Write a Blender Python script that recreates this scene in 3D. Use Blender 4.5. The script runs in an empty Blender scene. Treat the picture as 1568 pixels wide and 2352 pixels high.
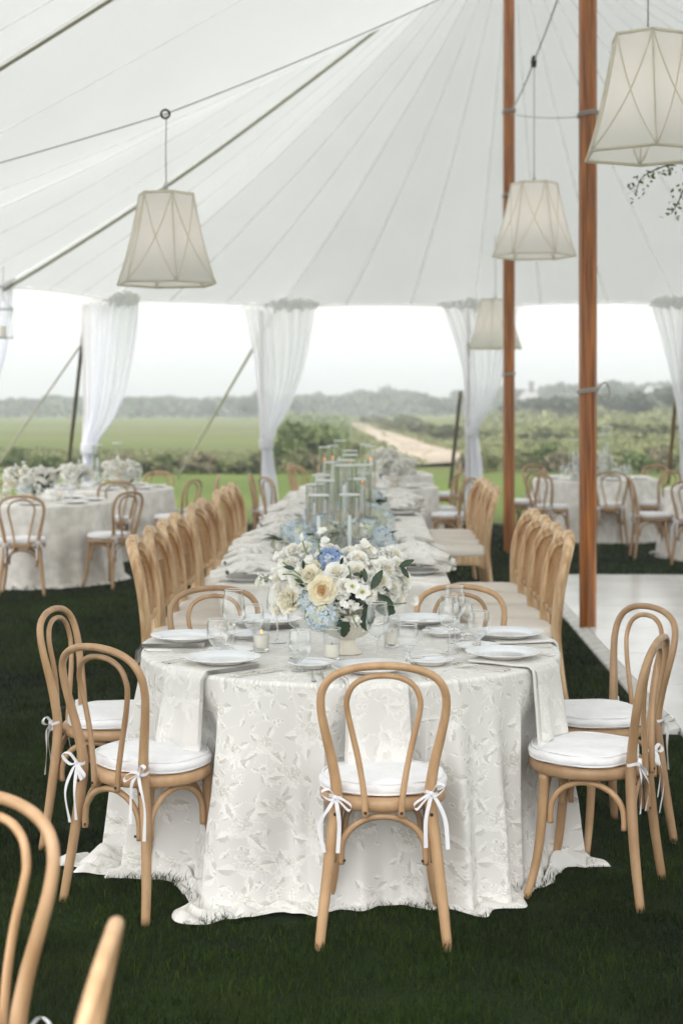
import bpy, math, random
import numpy as np
from mathutils import Vector, Matrix, noise as mnoise

scene = bpy.context.scene
col = scene.collection
RND = random.Random(11)
PI = math.pi

# ------------------------------------------------------------------ camera, sky, sun, exposure
FPX, CX, YH, EYE = 3600.0, 784.0, 930.0, 1.70      # focal length and horizon of the photograph (1568 x 2352 px), eye height in m
cam_data = bpy.data.cameras.new("camera")
cam_data.sensor_fit = 'VERTICAL'
cam_data.sensor_height = 36.0
cam_data.lens = FPX / 2352 * 36.0
cam_data.shift_y = -(1176 - YH) / 2352
cam_data.clip_start = 0.05
cam_data.clip_end = 3000
cam_data.dof.use_dof = True
cam_data.dof.focus_distance = 5.45
cam_data.dof.aperture_fstop = 3.2
cam = bpy.data.objects.new("camera", cam_data)
cam.location = (0, 0, EYE)
cam.rotation_euler = (PI / 2, 0, 0)
col.objects.link(cam)
scene.camera = cam

SUN_EL, SUN_ROT = math.radians(60), math.radians(208)
world = bpy.data.worlds.new("World")
scene.world = world
world.use_nodes = True
wn, wl = world.node_tree.nodes, world.node_tree.links
wn.clear()
sky = wn.new("ShaderNodeTexSky")
sky.sky_type = 'NISHITA'
sky.sun_disc = False
sky.sun_elevation = SUN_EL
sky.sun_rotation = SUN_ROT
sky.air_density = 1.0
sky.dust_density = 4.0
hsv = wn.new("ShaderNodeHueSaturation")            # an overcast sky: the same luminance, nearly no blue
hsv.inputs['Saturation'].default_value = 0.0
bg = wn.new("ShaderNodeBackground")
bg.inputs['Strength'].default_value = 0.15
wo = wn.new("ShaderNodeOutputWorld")
wl.new(sky.outputs[0], hsv.inputs['Color'])
warm = wn.new("ShaderNodeMix"); warm.data_type = 'RGBA'; warm.blend_type = 'MULTIPLY'   # thin warm cloud
warm.inputs['Factor'].default_value = 1.0
warm.inputs['B'].default_value = (1.0, 0.99, 0.97, 1)
wl.new(hsv.outputs[0], warm.inputs['A'])
wl.new(warm.outputs['Result'], bg.inputs['Color'])
wl.new(bg.outputs[0], wo.inputs['Surface'])

sun_data = bpy.data.lights.new("sun", 'SUN')
sun_data.energy = 0.5
sun_data.angle = math.radians(165)
sun_data.color = (1.0, 0.97, 0.93)
sun = bpy.data.objects.new("sun", sun_data)
sd = Vector((math.sin(SUN_ROT) * math.cos(SUN_EL), math.cos(SUN_ROT) * math.cos(SUN_EL), math.sin(SUN_EL)))
sun.rotation_euler = sd.to_track_quat('Z', 'Y').to_euler()
sun.location = (0, 0, 40)
col.objects.link(sun)

vs = scene.view_settings
vs.view_transform = 'Standard'
vs.look = 'None'
vs.gamma = 1
vs.use_curve_mapping = False
vs.exposure = 1.55
scene.cycles.max_bounces = 12
scene.cycles.diffuse_bounces = 7
scene.cycles.transmission_bounces = 8
scene.cycles.transparent_max_bounces = 32
scene.cycles.volume_bounces = 1
scene.cycles.use_denoising = True

# ------------------------------------------------------------------ helpers
def at(px, py, Y):
    return Vector(((px - CX) / FPX * Y, Y, EYE - (py - YH) / FPX * Y))

def gp(px, py, z=0.0):
    Y = FPX * (EYE - z) / (py - YH)
    return at(px, py, Y)

def cr(pts, n=6, closed=False):
    """Catmull-Rom through tuples of any length"""
    P = [np.array(p, float) for p in pts]
    out = []
    m = len(P)
    segs = m if closed else m - 1
    for i in range(segs):
        if closed:
            p0, p1, p2, p3 = P[(i - 1) % m], P[i], P[(i + 1) % m], P[(i + 2) % m]
        else:
            p1, p2 = P[i], P[i + 1]
            p0 = P[i - 1] if i > 0 else 2 * p1 - p2
            p3 = P[i + 2] if i + 2 < m else 2 * p2 - p1
        for k in range(n):
            t = k / n
            out.append(0.5 * ((2 * p1) + (p2 - p0) * t + (2 * p0 - 5 * p1 + 4 * p2 - p3) * t * t + (3 * p1 - p0 - 3 * p2 + p3) * t ** 3))
    if not closed:
        out.append(P[-1])
    return out

class MB:
    def __init__(s):
        s.v, s.f, s.m = [], [], []
    def add(s, vs_, fs, mi=0):
        o = len(s.v)
        s.v += [tuple(map(float, p)) for p in vs_]
        s.f += [tuple(i + o for i in f) for f in fs]
        s.m += [mi] * len(fs)
        return s
    def tube(s, pts, rad, n=8, cap=True, closed=False, sx=1.0, up=None, mi=0):
        P = [Vector(p[:3]) for p in pts]
        m = len(P)
        rr = rad if hasattr(rad, '__len__') else [rad] * m
        T = []
        for i in range(m):
            if closed:
                d = P[(i + 1) % m] - P[(i - 1) % m]
            else:
                d = P[min(i + 1, m - 1)] - P[max(i - 1, 0)]
            T.append(d.normalized() if d.length > 1e-9 else Vector((0, 0, 1)))
        a = Vector(up) if up else (Vector((0, 0, 1)) if abs(T[0].z) < 0.9 else Vector((1, 0, 0)))
        N = (a - T[0] * a.dot(T[0])).normalized()
        vs_, fs = [], []
        for i in range(m):
            N = (N - T[i] * N.dot(T[i]))
            N = N.normalized() if N.length > 1e-6 else T[i].orthogonal().normalized()
            B = T[i].cross(N)
            for k in range(n):
                an = 2 * PI * k / n
                vs_.append(P[i] + (N * math.cos(an) * sx + B * math.sin(an)) * rr[i])
        L = m if closed else m - 1
        for i in range(L):
            j = (i + 1) % m
            for k in range(n):
                k2 = (k + 1) % n
                fs.append((i * n + k, i * n + k2, j * n + k2, j * n + k))
        if cap and not closed:
            fs.append(tuple(range(n - 1, -1, -1)))
            fs.append(tuple((m - 1) * n + k for k in range(n)))
        return s.add(vs_, fs, mi)
    def lathe(s, prof, n=24, c=(0, 0, 0), mi=0, capb=False, capt=False):
        vs_, fs = [], []
        for r, z in prof:
            for k in range(n):
                an = 2 * PI * k / n
                vs_.append((c[0] + r * math.cos(an), c[1] + r * math.sin(an), c[2] + z))
        for i in range(len(prof) - 1):
            for k in range(n):
                k2 = (k + 1) % n
                fs.append((i * n + k, i * n + k2, (i + 1) * n + k2, (i + 1) * n + k))
        if capb:
            fs.append(tuple(range(n - 1, -1, -1)))
        if capt:
            o = (len(prof) - 1) * n
            fs.append(tuple(o + k for k in range(n)))
        return s.add(vs_, fs, mi)
    def box(s, c, d, rz=0.0, mi=0):
        x, y, z = d[0] / 2, d[1] / 2, d[2] / 2
        ca, sa = math.cos(rz), math.sin(rz)
        vs_ = []
        for dz in (-z, z):
            for dx, dy in ((-x, -y), (x, -y), (x, y), (-x, y)):
                vs_.append((c[0] + dx * ca - dy * sa, c[1] + dx * sa + dy * ca, c[2] + dz))
        return s.add(vs_, [(3, 2, 1, 0), (4, 5, 6, 7), (0, 1, 5, 4), (1, 2, 6, 5), (2, 3, 7, 6), (3, 0, 4, 7)], mi)
    def grid(s, fn, nu, nv, closeu=False, mi=0):
        vs_, fs = [], []
        cu = nu if closeu else nu + 1
        for j in range(nv + 1):
            for i in range(cu):
                vs_.append(fn(i / nu, j / nv))
        for j in range(nv):
            for i in range(nu):
                i2 = (i + 1) % cu
                fs.append((j * cu + i, j * cu + i2, (j + 1) * cu + i2, (j + 1) * cu + i))
        return s.add(vs_, fs, mi)
    def strip(s, pts, dirs, w, mi=0):
        """a ribbon along pts, its width along dirs"""
        vs_, fs = [], []
        for p, d in zip(pts, dirs):
            p, d = Vector(p), Vector(d).normalized()
            vs_ += [p - d * w / 2, p + d * w / 2]
        for i in range(len(pts) - 1):
            fs.append((2 * i, 2 * i + 1, 2 * i + 3, 2 * i + 2))
        return s.add(vs_, fs, mi)
    def mesh(s, name, mats, smooth=True):
        me = bpy.data.meshes.new(name)
        me.from_pydata(s.v, [], s.f)
        for m in (mats if isinstance(mats, (list, tuple)) else [mats]):
            me.materials.append(m)
        if len(me.materials) > 1:
            me.polygons.foreach_set('material_index', s.m)
        me.polygons.foreach_set('use_smooth', [smooth] * len(me.polygons))
        me.update()
        return me
    def build(s, name, mats, parent=None, smooth=True, loc=None, auto=None):
        me = s.mesh(name, mats, smooth)
        if auto is not None:
            me.set_sharp_from_angle(angle=math.radians(auto))
        return link(name, me, parent, loc)

def link(name, me, parent=None, loc=None, rot=None, scale=None):
    o = bpy.data.objects.new(name, me)
    col.objects.link(o)
    if parent is not None:
        o.parent = parent
    if loc is not None:
        o.location = loc
    if rot is not None:
        o.rotation_euler = rot
    if scale is not None:
        o.scale = scale if hasattr(scale, '__len__') else (scale,) * 3
    return o

def tag(o, label=None, cat=None, group=None, kind=None):
    if label: o['label'] = label
    if cat: o['category'] = cat
    if group: o['group'] = group
    if kind: o['kind'] = kind
    return o

def empty(name, loc=(0, 0, 0), rz=0.0, label=None, cat=None, group=None):
    o = bpy.data.objects.new(name, None)
    o.empty_display_size = 0.1
    col.objects.link(o)
    o.location = loc
    o.rotation_euler = (0, 0, rz)
    return tag(o, label, cat, group)

def dup(o, loc=None, rz=None, label=None, group=None, scale=None, parent=None):
    c = o.copy()
    col.objects.link(c)
    if parent is not None:
        c.parent = parent
    for ch in o.children:
        dup(ch, parent=c)
    if loc is not None: c.location = loc
    if rz is not None: c.rotation_euler = (0, 0, rz)
    if scale is not None: c.scale = scale if hasattr(scale, '__len__') else (scale,) * 3
    if label: c['label'] = label
    if group: c['group'] = group
    return c

def face(fx, fy):
    """turn about z that makes local +Y look along (fx, fy)"""
    return math.atan2(-fx, fy)

ORD = ['first', 'second', 'third', 'fourth', 'fifth', 'sixth', 'seventh', 'eighth', 'ninth', 'tenth', 'eleventh', 'twelfth']

# ------------------------------------------------------------------ materials
def new_mat(name):
    m = bpy.data.materials.new(name)
    m.use_nodes = True
    n = m.node_tree.nodes
    n.clear()
    out = n.new("ShaderNodeOutputMaterial")
    return m, n, m.node_tree.links, out

def pbr(name, c1, c2=None, scale=6.0, stretch=(1, 1, 1), rough=0.6, bump=0.0, bscale=40.0, detail=5.0, lo=0.35, hi=0.65,
        spec=0.5, sheen=0.0, coat=0.0, trans=None, metal=0.0, sss=0.0, emit=None, bdist=0.01, objrand=0.0):
    m, n, l, out = new_mat(name)
    p = n.new("ShaderNodeBsdfPrincipled")
    p.inputs['Roughness'].default_value = rough
    p.inputs['Specular IOR Level'].default_value = spec
    p.inputs['Metallic'].default_value = metal
    p.inputs['Sheen Weight'].default_value = sheen
    p.inputs['Coat Weight'].default_value = coat
    p.inputs['Base Color'].default_value = (*c1, 1)
    tc = n.new("ShaderNodeTexCoord")
    mp = n.new("ShaderNodeMapping")
    mp.inputs['Scale'].default_value = stretch
    l.new(tc.outputs['Object'], mp.inputs['Vector'])
    colsock = None
    if c2 is not None:
        nz = n.new("ShaderNodeTexNoise")
        nz.inputs['Scale'].default_value = scale
        nz.inputs['Detail'].default_value = detail
        l.new(mp.outputs[0], nz.inputs['Vector'])
        rp = n.new("ShaderNodeValToRGB")
        rp.color_ramp.elements[0].position = lo
        rp.color_ramp.elements[1].position = hi
        rp.color_ramp.elements[0].color = (*c1, 1)
        rp.color_ramp.elements[1].color = (*c2, 1)
        l.new(nz.outputs['Fac'], rp.inputs['Fac'])
        colsock = rp.outputs['Color']
        if objrand > 0:
            oi = n.new("ShaderNodeObjectInfo")
            hs = n.new("ShaderNodeHueSaturation")
            mr = n.new("ShaderNodeMapRange")
            mr.inputs['To Min'].default_value = 1 - objrand
            mr.inputs['To Max'].default_value = 1 + objrand
            l.new(oi.outputs['Random'], mr.inputs['Value'])
            l.new(mr.outputs[0], hs.inputs['Value'])
            l.new(colsock, hs.inputs['Color'])
            colsock = hs.outputs['Color']
        l.new(colsock, p.inputs['Base Color'])
    if bump > 0:
        nb = n.new("ShaderNodeTexNoise")
        nb.inputs['Scale'].default_value = bscale
        nb.inputs['Detail'].default_value = 4
        l.new(mp.outputs[0], nb.inputs['Vector'])
        b = n.new("ShaderNodeBump")
        b.inputs['Strength'].default_value = bump
        b.inputs['Distance'].default_value = bdist
        l.new(nb.outputs['Fac'], b.inputs['Height'])
        l.new(b.outputs[0], p.inputs['Normal'])
    if sss > 0:
        p.inputs['Subsurface Weight'].default_value = sss
        p.inputs['Subsurface Radius'].default_value = (0.01, 0.008, 0.006)
    if emit:
        p.inputs['Emission Color'].default_value = (*emit[0], 1)
        p.inputs['Emission Strength'].default_value = emit[1]
    last = p.outputs[0]
    if trans:
        t = n.new("ShaderNodeBsdfTranslucent")
        if colsock is not None:
            l.new(colsock, t.inputs['Color'])
        else:
            t.inputs['Color'].default_value = (*c1, 1)
        mx = n.new("ShaderNodeMixShader")
        mx.inputs[0].default_value = trans
        l.new(p.outputs[0], mx.inputs[1])
        l.new(t.outputs[0], mx.inputs[2])
        last = mx.outputs[0]
    l.new(last, out.inputs['Surface'])
    return m

def sheer(name, c, clear, trans):
    m, n, l, out = new_mat(name)
    d = n.new("ShaderNodeBsdfDiffuse"); d.inputs['Color'].default_value = (*c, 1)
    t = n.new("ShaderNodeBsdfTranslucent"); t.inputs['Color'].default_value = (*c, 1)
    mx = n.new("ShaderNodeMixShader"); mx.inputs[0].default_value = trans
    l.new(d.outputs[0], mx.inputs[1]); l.new(t.outputs[0], mx.inputs[2])
    tr = n.new("ShaderNodeBsdfTransparent")
    m2 = n.new("ShaderNodeMixShader"); m2.inputs[0].default_value = clear
    l.new(mx.outputs[0], m2.inputs[1]); l.new(tr.outputs[0], m2.inputs[2])
    l.new(m2.outputs[0], out.inputs['Surface'])
    return m

def thin_glass(name, tint=(0.985, 0.99, 0.99), base=0.05, edge=0.75, power=3.0, rough=0.02, relief=0.0):
    """one wall of a thin glass: clear straight through, mirror-like at a grazing angle"""
    m, n, l, out = new_mat(name)
    lw = n.new("ShaderNodeLayerWeight"); lw.inputs['Blend'].default_value = 0.5
    pw = n.new("ShaderNodeMath"); pw.operation = 'POWER'; pw.inputs[1].default_value = power
    l.new(lw.outputs['Facing'], pw.inputs[0])
    mr = n.new("ShaderNodeMapRange"); mr.inputs['To Min'].default_value = base; mr.inputs['To Max'].default_value = edge
    l.new(pw.outputs[0], mr.inputs['Value'])
    tr = n.new("ShaderNodeBsdfTransparent"); tr.inputs['Color'].default_value = (*tint, 1)
    gl = n.new("ShaderNodeBsdfGlossy"); gl.inputs['Roughness'].default_value = rough
    gl.inputs['Color'].default_value = (0.92, 0.94, 0.94, 1)
    mx = n.new("ShaderNodeMixShader")
    l.new(mr.outputs[0], mx.inputs[0]); l.new(tr.outputs[0], mx.inputs[1]); l.new(gl.outputs[0], mx.inputs[2])
    if relief > 0:
        tc = n.new("ShaderNodeTexCoord")
        sp = n.new("ShaderNodeSeparateXYZ"); l.new(tc.outputs['Object'], sp.inputs[0])
        at2 = n.new("ShaderNodeMath"); at2.operation = 'ARCTAN2'
        l.new(sp.outputs[1], at2.inputs[0]); l.new(sp.outputs[0], at2.inputs[1])
        def lattice(sign):
            a = n.new("ShaderNodeMath"); a.operation = 'MULTIPLY'; a.inputs[1].default_value = 11.0
            l.new(at2.outputs[0], a.inputs[0])
            z = n.new("ShaderNodeMath"); z.operation = 'MULTIPLY'; z.inputs[1].default_value = 340.0 * sign
            l.new(sp.outputs[2], z.inputs[0])
            s_ = n.new("ShaderNodeMath"); s_.operation = 'ADD'
            l.new(a.outputs[0], s_.inputs[0]); l.new(z.outputs[0], s_.inputs[1])
            q = n.new("ShaderNodeMath"); q.operation = 'SINE'; l.new(s_.outputs[0], q.inputs[0])
            ab = n.new("ShaderNodeMath"); ab.operation = 'ABSOLUTE'; l.new(q.outputs[0], ab.inputs[0])
            return ab
        u, w = lattice(1), lattice(-1)
        mn = n.new("ShaderNodeMath"); mn.operation = 'MINIMUM'
        l.new(u.outputs[0], mn.inputs[0]); l.new(w.outputs[0], mn.inputs[1])
        b = n.new("ShaderNodeBump"); b.inputs['Strength'].default_value = relief; b.inputs['Distance'].default_value = 0.004
        l.new(mn.outputs[0], b.inputs['Height'])
        l.new(b.outputs[0], gl.inputs['Normal']); l.new(b.outputs[0], lw.inputs['Normal'])
    l.new(mx.outputs[0], out.inputs['Surface'])
    return m

M = {}
M['bent'] = pbr('beech_wood', (0.34, 0.198, 0.094), (0.51, 0.33, 0.185), scale=9.0, stretch=(2.2, 2.2, 0.8), rough=0.40, bump=0.12, bscale=60, objrand=0.16, detail=10, lo=0.25, hi=0.75)
M['bent_pale'] = pbr('bleached_beech_wood', (0.46, 0.30, 0.18), (0.58, 0.40, 0.25), scale=3.0, stretch=(9, 9, 1.4), rough=0.42, bump=0.08, bscale=25, objrand=0.08)
M['cane_wood'] = pbr('limed_oak_wood', (0.36, 0.185, 0.072), (0.70, 0.50, 0.29), scale=4.5, stretch=(5, 5, 1.0), rough=0.5, bump=0.2, bscale=30, lo=0.32, hi=0.62, objrand=0.10)
M['cane'] = pbr('woven_cane', (0.48, 0.26, 0.10), (0.62, 0.37, 0.17), scale=60, rough=0.6, bump=0.3, bscale=150)
M['screw'] = pbr('dark_screw', (0.05, 0.035, 0.025), rough=0.4, metal=0.6)
M['cushion'] = pbr('white_cotton', (0.78, 0.78, 0.80), (0.84, 0.84, 0.86), scale=14, rough=0.9, bump=0.5, bscale=17, sheen=0.15, bdist=0.02)
M['ribbon'] = pbr('white_ribbon', (0.82, 0.82, 0.85), rough=0.8, trans=0.15)
M['linen_seat'] = pbr('cream_linen', (0.74, 0.695, 0.63), (0.80, 0.76, 0.70), scale=160, rough=0.95, bump=0.15, bscale=220)
M['cloth_plain'] = pbr('ivory_damask', (0.68, 0.655, 0.61), (0.83, 0.81, 0.77), scale=9, rough=0.62, bump=0.2, bscale=40, lo=0.42, hi=0.58, detail=7)
M['napkin'] = pbr('ivory_napkin', (0.74, 0.725, 0.675), (0.80, 0.785, 0.74), scale=25, rough=0.75, bump=0.12, bscale=90)
M['linen_grey'] = pbr('grey_washed_linen', (0.68, 0.665, 0.63), (0.78, 0.765, 0.735), scale=40, rough=0.95, bump=0.4, bscale=60)
M['plate'] = pbr('white_porcelain', (0.74, 0.77, 0.82), (0.77, 0.79, 0.83), scale=20, rough=0.12, coat=0.3)
M['plate_rim'] = pbr('silvered_plate_rim', (0.78, 0.77, 0.74), rough=0.12, coat=0.3)
M['plate_grey'] = pbr('grey_stoneware', (0.50, 0.51, 0.51), rough=0.25)
M['silver'] = pbr('silver_plate', (0.80, 0.77, 0.72), rough=0.18, metal=1.0)
M['glass'] = thin_glass('clear_glass', tint=(0.99, 0.993, 0.993), base=0.05, edge=1.0, power=1.7)
M['cut_glass'] = thin_glass('cut_glass', base=0.07, edge=0.7, power=1.8, rough=0.22, relief=0.7)
M['cylinder_glass'] = thin_glass('cylinder_glass', tint=(0.985, 0.988, 0.987), base=0.11, edge=1.0, power=1.5)
M['rim_glint'] = pbr('white_rim_glint', (0.85, 0.87, 0.87), rough=0.12, trans=0.4)  # sky glint on glass edges put into a whitish colour
m, n, l, out = new_mat('solid_glass')
g = n.new("ShaderNodeBsdfGlass"); g.inputs['IOR'].default_value = 1.45; g.inputs['Roughness'].default_value = 0.0
g.inputs['Color'].default_value = (0.99, 0.995, 0.995, 1)
l.new(g.outputs[0], out.inputs['Surface'])
M['solid_glass'] = m
M['wax'] = pbr('cream_wax', (0.82, 0.79, 0.70), rough=0.5, sss=0.3)
M['taper_wax'] = pbr('pale_blue_wax', (0.76, 0.82, 0.82), rough=0.45, sss=0.2)
M['bulb'] = pbr('dim_warm_bulb', (0.9, 0.7, 0.5), rough=0.4, emit=((1.0, 0.72, 0.45), 0.6))
M['wick'] = pbr('charred_wick', (0.02, 0.018, 0.015), rough=0.9)
M['flame'] = pbr('candle_flame', (1.0, 0.45, 0.12), rough=1, emit=((1.0, 0.34, 0.08), 0.7))
M['urn'] = pbr('cream_ceramic', (0.66, 0.62, 0.54), (0.72, 0.68, 0.60), scale=12, rough=0.45, bump=0.1, bscale=60)
M['petal_white'] = pbr('white_petals', (0.95, 0.945, 0.90), (0.97, 0.967, 0.945), scale=30, rough=0.7, trans=0.36)
M['petal_cream'] = pbr('cream_petals', (0.94, 0.905, 0.78), (0.96, 0.94, 0.85), scale=30, rough=0.7, trans=0.36)
M['petal_peach'] = pbr('peach_petals', (0.95, 0.89, 0.70), (0.96, 0.92, 0.78), scale=30, rough=0.7, trans=0.4)
M['petal_apricot'] = pbr('apricot_petals', (0.95, 0.76, 0.48), (0.95, 0.82, 0.58), scale=30, rough=0.7, trans=0.4)
M['petal_blue'] = pbr('cornflower_blue_petals', (0.20, 0.32, 0.60), (0.42, 0.54, 0.78), scale=24, rough=0.7, trans=0.2)
M['petal_pale'] = pbr('pale_blue_petals', (0.54, 0.66, 0.74), (0.76, 0.82, 0.84), scale=24, rough=0.7, trans=0.2)
M['petal_green'] = pbr('greenish_white_petals', (0.70, 0.73, 0.54), (0.82, 0.84, 0.74), scale=24, rough=0.7, trans=0.2)
M['stamen'] = pbr('yellow_green_stamens', (0.50, 0.52, 0.08), rough=0.7)
M['leaf_dark'] = pbr('dark_leaf', (0.012, 0.032, 0.014), (0.03, 0.065, 0.025), scale=30, rough=0.45, trans=0.12)
M['stem'] = pbr('green_stem', (0.14, 0.20, 0.06), (0.20, 0.26, 0.09), scale=40, rough=0.55)
M['tent'] = pbr('white_sailcloth', (0.815, 0.835, 0.84), (0.84, 0.858, 0.862), scale=1.2, rough=0.9, spec=0.1, trans=0.27, bump=0.5, bscale=1.6, bdist=0.05)
M['seam'] = sheer('sailcloth_seam', (0.78, 0.775, 0.75), 0.58, 0.35)
M['strap'] = pbr('olive_webbing', (0.36, 0.345, 0.235), (0.42, 0.40, 0.28), scale=60, rough=0.9)
M['rope'] = pbr('grey_rope', (0.34, 0.32, 0.28), (0.44, 0.42, 0.37), scale=90, rough=0.9, bump=0.3, bscale=200)
M['wire'] = pbr('grey_wire', (0.42, 0.42, 0.41), rough=0.6)
M['curtain'] = sheer('sheer_white_voile', (0.96, 0.965, 1.0), 0.17, 0.74)
M['gather'] = pbr('gathered_voile', (0.92, 0.92, 0.92), (0.84, 0.84, 0.83), scale=14, stretch=(4, 4, 1), rough=0.9, trans=0.68)
M['pole'] = pbr('varnished_cedar', (0.075, 0.016, 0.002), (0.52, 0.165, 0.013), scale=3.2, stretch=(14, 14, 0.55), rough=0.34, coat=0.15, bump=0.06, bscale=20, lo=0.30, hi=0.66, detail=8)
M['side_pole'] = pbr('brown_side_pole', (0.16, 0.085, 0.04), (0.22, 0.12, 0.06), scale=8, stretch=(8, 8, 1), rough=0.6)
M['stake'] = pbr('drab_stake', (0.10, 0.085, 0.055), (0.14, 0.12, 0.08), scale=8, rough=0.7)
M['shade'] = pbr('cream_lampshade', (0.95, 0.935, 0.905), (0.955, 0.94, 0.915), scale=120, rough=0.9, bump=0.1, bscale=200, trans=0.66)
M['shade_trim'] = pbr('beige_lampshade_trim', (0.88, 0.85, 0.77), (0.90, 0.87, 0.79), scale=60, rough=0.9, trans=0.55)
M['floor'] = pbr('white_dance_floor', (0.62, 0.61, 0.60), (0.74, 0.74, 0.73), scale=1.7, rough=0.20, bump=0.03, bscale=6, detail=9, objrand=0.05)
M['floor_edge'] = pbr('scuffed_white_edging', (0.55, 0.55, 0.53), (0.78, 0.78, 0.76), scale=9, rough=0.5, bump=0.2, bscale=30)
M['gap'] = pbr('dark_joint', (0.16, 0.16, 0.155), rough=0.9)
M['bush_a'] = pbr('mid_green_shrub_leaves', (0.06, 0.095, 0.022), (0.15, 0.19, 0.06), scale=1.8, rough=0.8, trans=0.2, objrand=0.2)
M['bush_b'] = pbr('olive_scrub_leaves', (0.085, 0.10, 0.04), (0.20, 0.21, 0.085), scale=1.8, rough=0.85, trans=0.2, objrand=0.2)
M['bush_c'] = pbr('brown_scrub_twigs', (0.11, 0.095, 0.055), (0.24, 0.21, 0.13), scale=1.8, rough=0.9, objrand=0.2)
M['tree_leaf'] = pbr('distant_tree_leaves', (0.03, 0.045, 0.025), (0.08, 0.10, 0.055), scale=0.7, rough=0.9, trans=0.1, objrand=0.2)
M['bark'] = pbr('grey_bark', (0.10, 0.08, 0.06), (0.16, 0.13, 0.10), scale=6, rough=0.9)
M['house_wall'] = pbr('pale_house_wall', (0.26, 0.26, 0.26), (0.31, 0.31, 0.31), scale=2, rough=0.8)
M['house_roof'] = pbr('grey_shingle_roof', (0.17, 0.165, 0.16), (0.24, 0.235, 0.23), scale=4, rough=0.85)
M['house_glass'] = pbr('dark_window_glass', (0.05, 0.06, 0.07), rough=0.1)
M['brick'] = pbr('dull_brick', (0.09, 0.08, 0.075), (0.13, 0.115, 0.11), scale=9, rough=0.9)
M['sand'] = pbr('pale_sand', (0.20, 0.16, 0.11), (0.35, 0.295, 0.235), scale=0.55, rough=0.95, bump=0.3, bscale=3)

def lobes(vals):
    """smooth periodic function of t in 0..1 from (angle in degrees, value) pairs"""
    vals = sorted(vals)
    def f(t):
        a = (t * 360) % 360
        for (p, v), (q, w) in zip(vals, vals[1:] + [(vals[0][0] + 360, vals[0][1])]):
            for aa in (a, a + 360):
                if p <= aa <= q:
                    k = (aa - p) / (q - p); k = k * k * (3 - 2 * k)
                    return v + (w - v) * k
        return vals[0][1]
    return f
# how far the front table's cloth flares and how much of it lies on the grass, round the table
FLARE = lobes([(0, .05), (60, .03), (120, .03), (180, .05), (205, .10), (225, .09), (250, .05), (270, .035), (300, .045), (330, .09), (345, .08)])
PUDDLE = lobes([(0, .07), (90, .05), (150, .05), (185, .12), (210, .19), (232, .16), (252, .08), (268, .045), (285, .07), (305, .06), (325, .10), (345, .12)])

# ------------------------------------------------------------------ ground, lawn, path, sky-line
def np_mesh(name, V, Fc, mats, smooth=False):
    me = bpy.data.meshes.new(name)
    V = np.asarray(V, np.float32); Fc = np.asarray(Fc, np.int32)
    k = Fc.shape[1]
    me.vertices.add(len(V)); me.vertices.foreach_set('co', V.ravel())
    me.loops.add(Fc.size); me.loops.foreach_set('vertex_index', Fc.ravel())
    me.polygons.add(len(Fc))
    me.polygons.foreach_set('loop_start', np.arange(0, Fc.size, k, dtype=np.int32))
    me.polygons.foreach_set('use_smooth', np.full(len(Fc), smooth))
    for m_ in (mats if isinstance(mats, (list, tuple)) else [mats]):
        me.materials.append(m_)
    me.update(calc_edges=True)
    return me

def ground_mat(name, c1, c2, c3, s1, s2, stripe=0.0):
    m, n, l, out = new_mat(name)
    p = n.new("ShaderNodeBsdfPrincipled"); p.inputs['Roughness'].default_value = 0.95; p.inputs['Specular IOR Level'].default_value = 0.15
    tc = n.new("ShaderNodeTexCoord")
    a = n.new("ShaderNodeTexNoise"); a.inputs['Scale'].default_value = s1; a.inputs['Detail'].default_value = 8
    b = n.new("ShaderNodeTexNoise"); b.inputs['Scale'].default_value = s2; b.inputs['Detail'].default_value = 6
    l.new(tc.outputs['Object'], a.inputs['Vector']); l.new(tc.outputs['Object'], b.inputs['Vector'])
    r1 = n.new("ShaderNodeValToRGB"); r1.color_ramp.elements[0].position = 0.35; r1.color_ramp.elements[1].position = 0.68
    r1.color_ramp.elements[0].color = (*c1, 1); r1.color_ramp.elements[1].color = (*c2, 1)
    l.new(a.outputs['Fac'], r1.inputs['Fac'])
    r2 = n.new("ShaderNodeMapRange"); r2.inputs['From Min'].default_value = 0.45; r2.inputs['From Max'].default_value = 0.7
    l.new(b.outputs['Fac'], r2.inputs['Value'])
    mx = n.new("ShaderNodeMix"); mx.data_type = 'RGBA'
    l.new(r2.outputs[0], mx.inputs['Factor']); l.new(r1.outputs[0], mx.inputs['A']); mx.inputs['B'].default_value = (*c3, 1)
    l.new(mx.outputs['Result'], p.inputs['Base Color'])
    bu = n.new("ShaderNodeBump"); bu.inputs['Strength'].default_value = 0.5; bu.inputs['Distance'].default_value = 0.05
    l.new(a.outputs['Fac'], bu.inputs['Height']); l.new(bu.outputs[0], p.inputs['Normal'])
    l.new(p.outputs[0], out.inputs['Surface'])
    return m

M['field'] = ground_mat('rough_field', (0.062, 0.082, 0.016), (0.095, 0.115, 0.028), (0.095, 0.085, 0.035), 0.05, 0.016)
M['lawn'] = ground_mat('shaded_lawn', (0.003, 0.008, 0.0008), (0.010, 0.022, 0.002), (0.018, 0.034, 0.004), 1.6, 0.45)  # same grass as the fairway, with the tent's shade in its colour
M['fairway'] = ground_mat('mown_fairway', (0.058, 0.090, 0.014), (0.085, 0.118, 0.022), (0.09, 0.11, 0.03), 0.25, 0.07)

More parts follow.
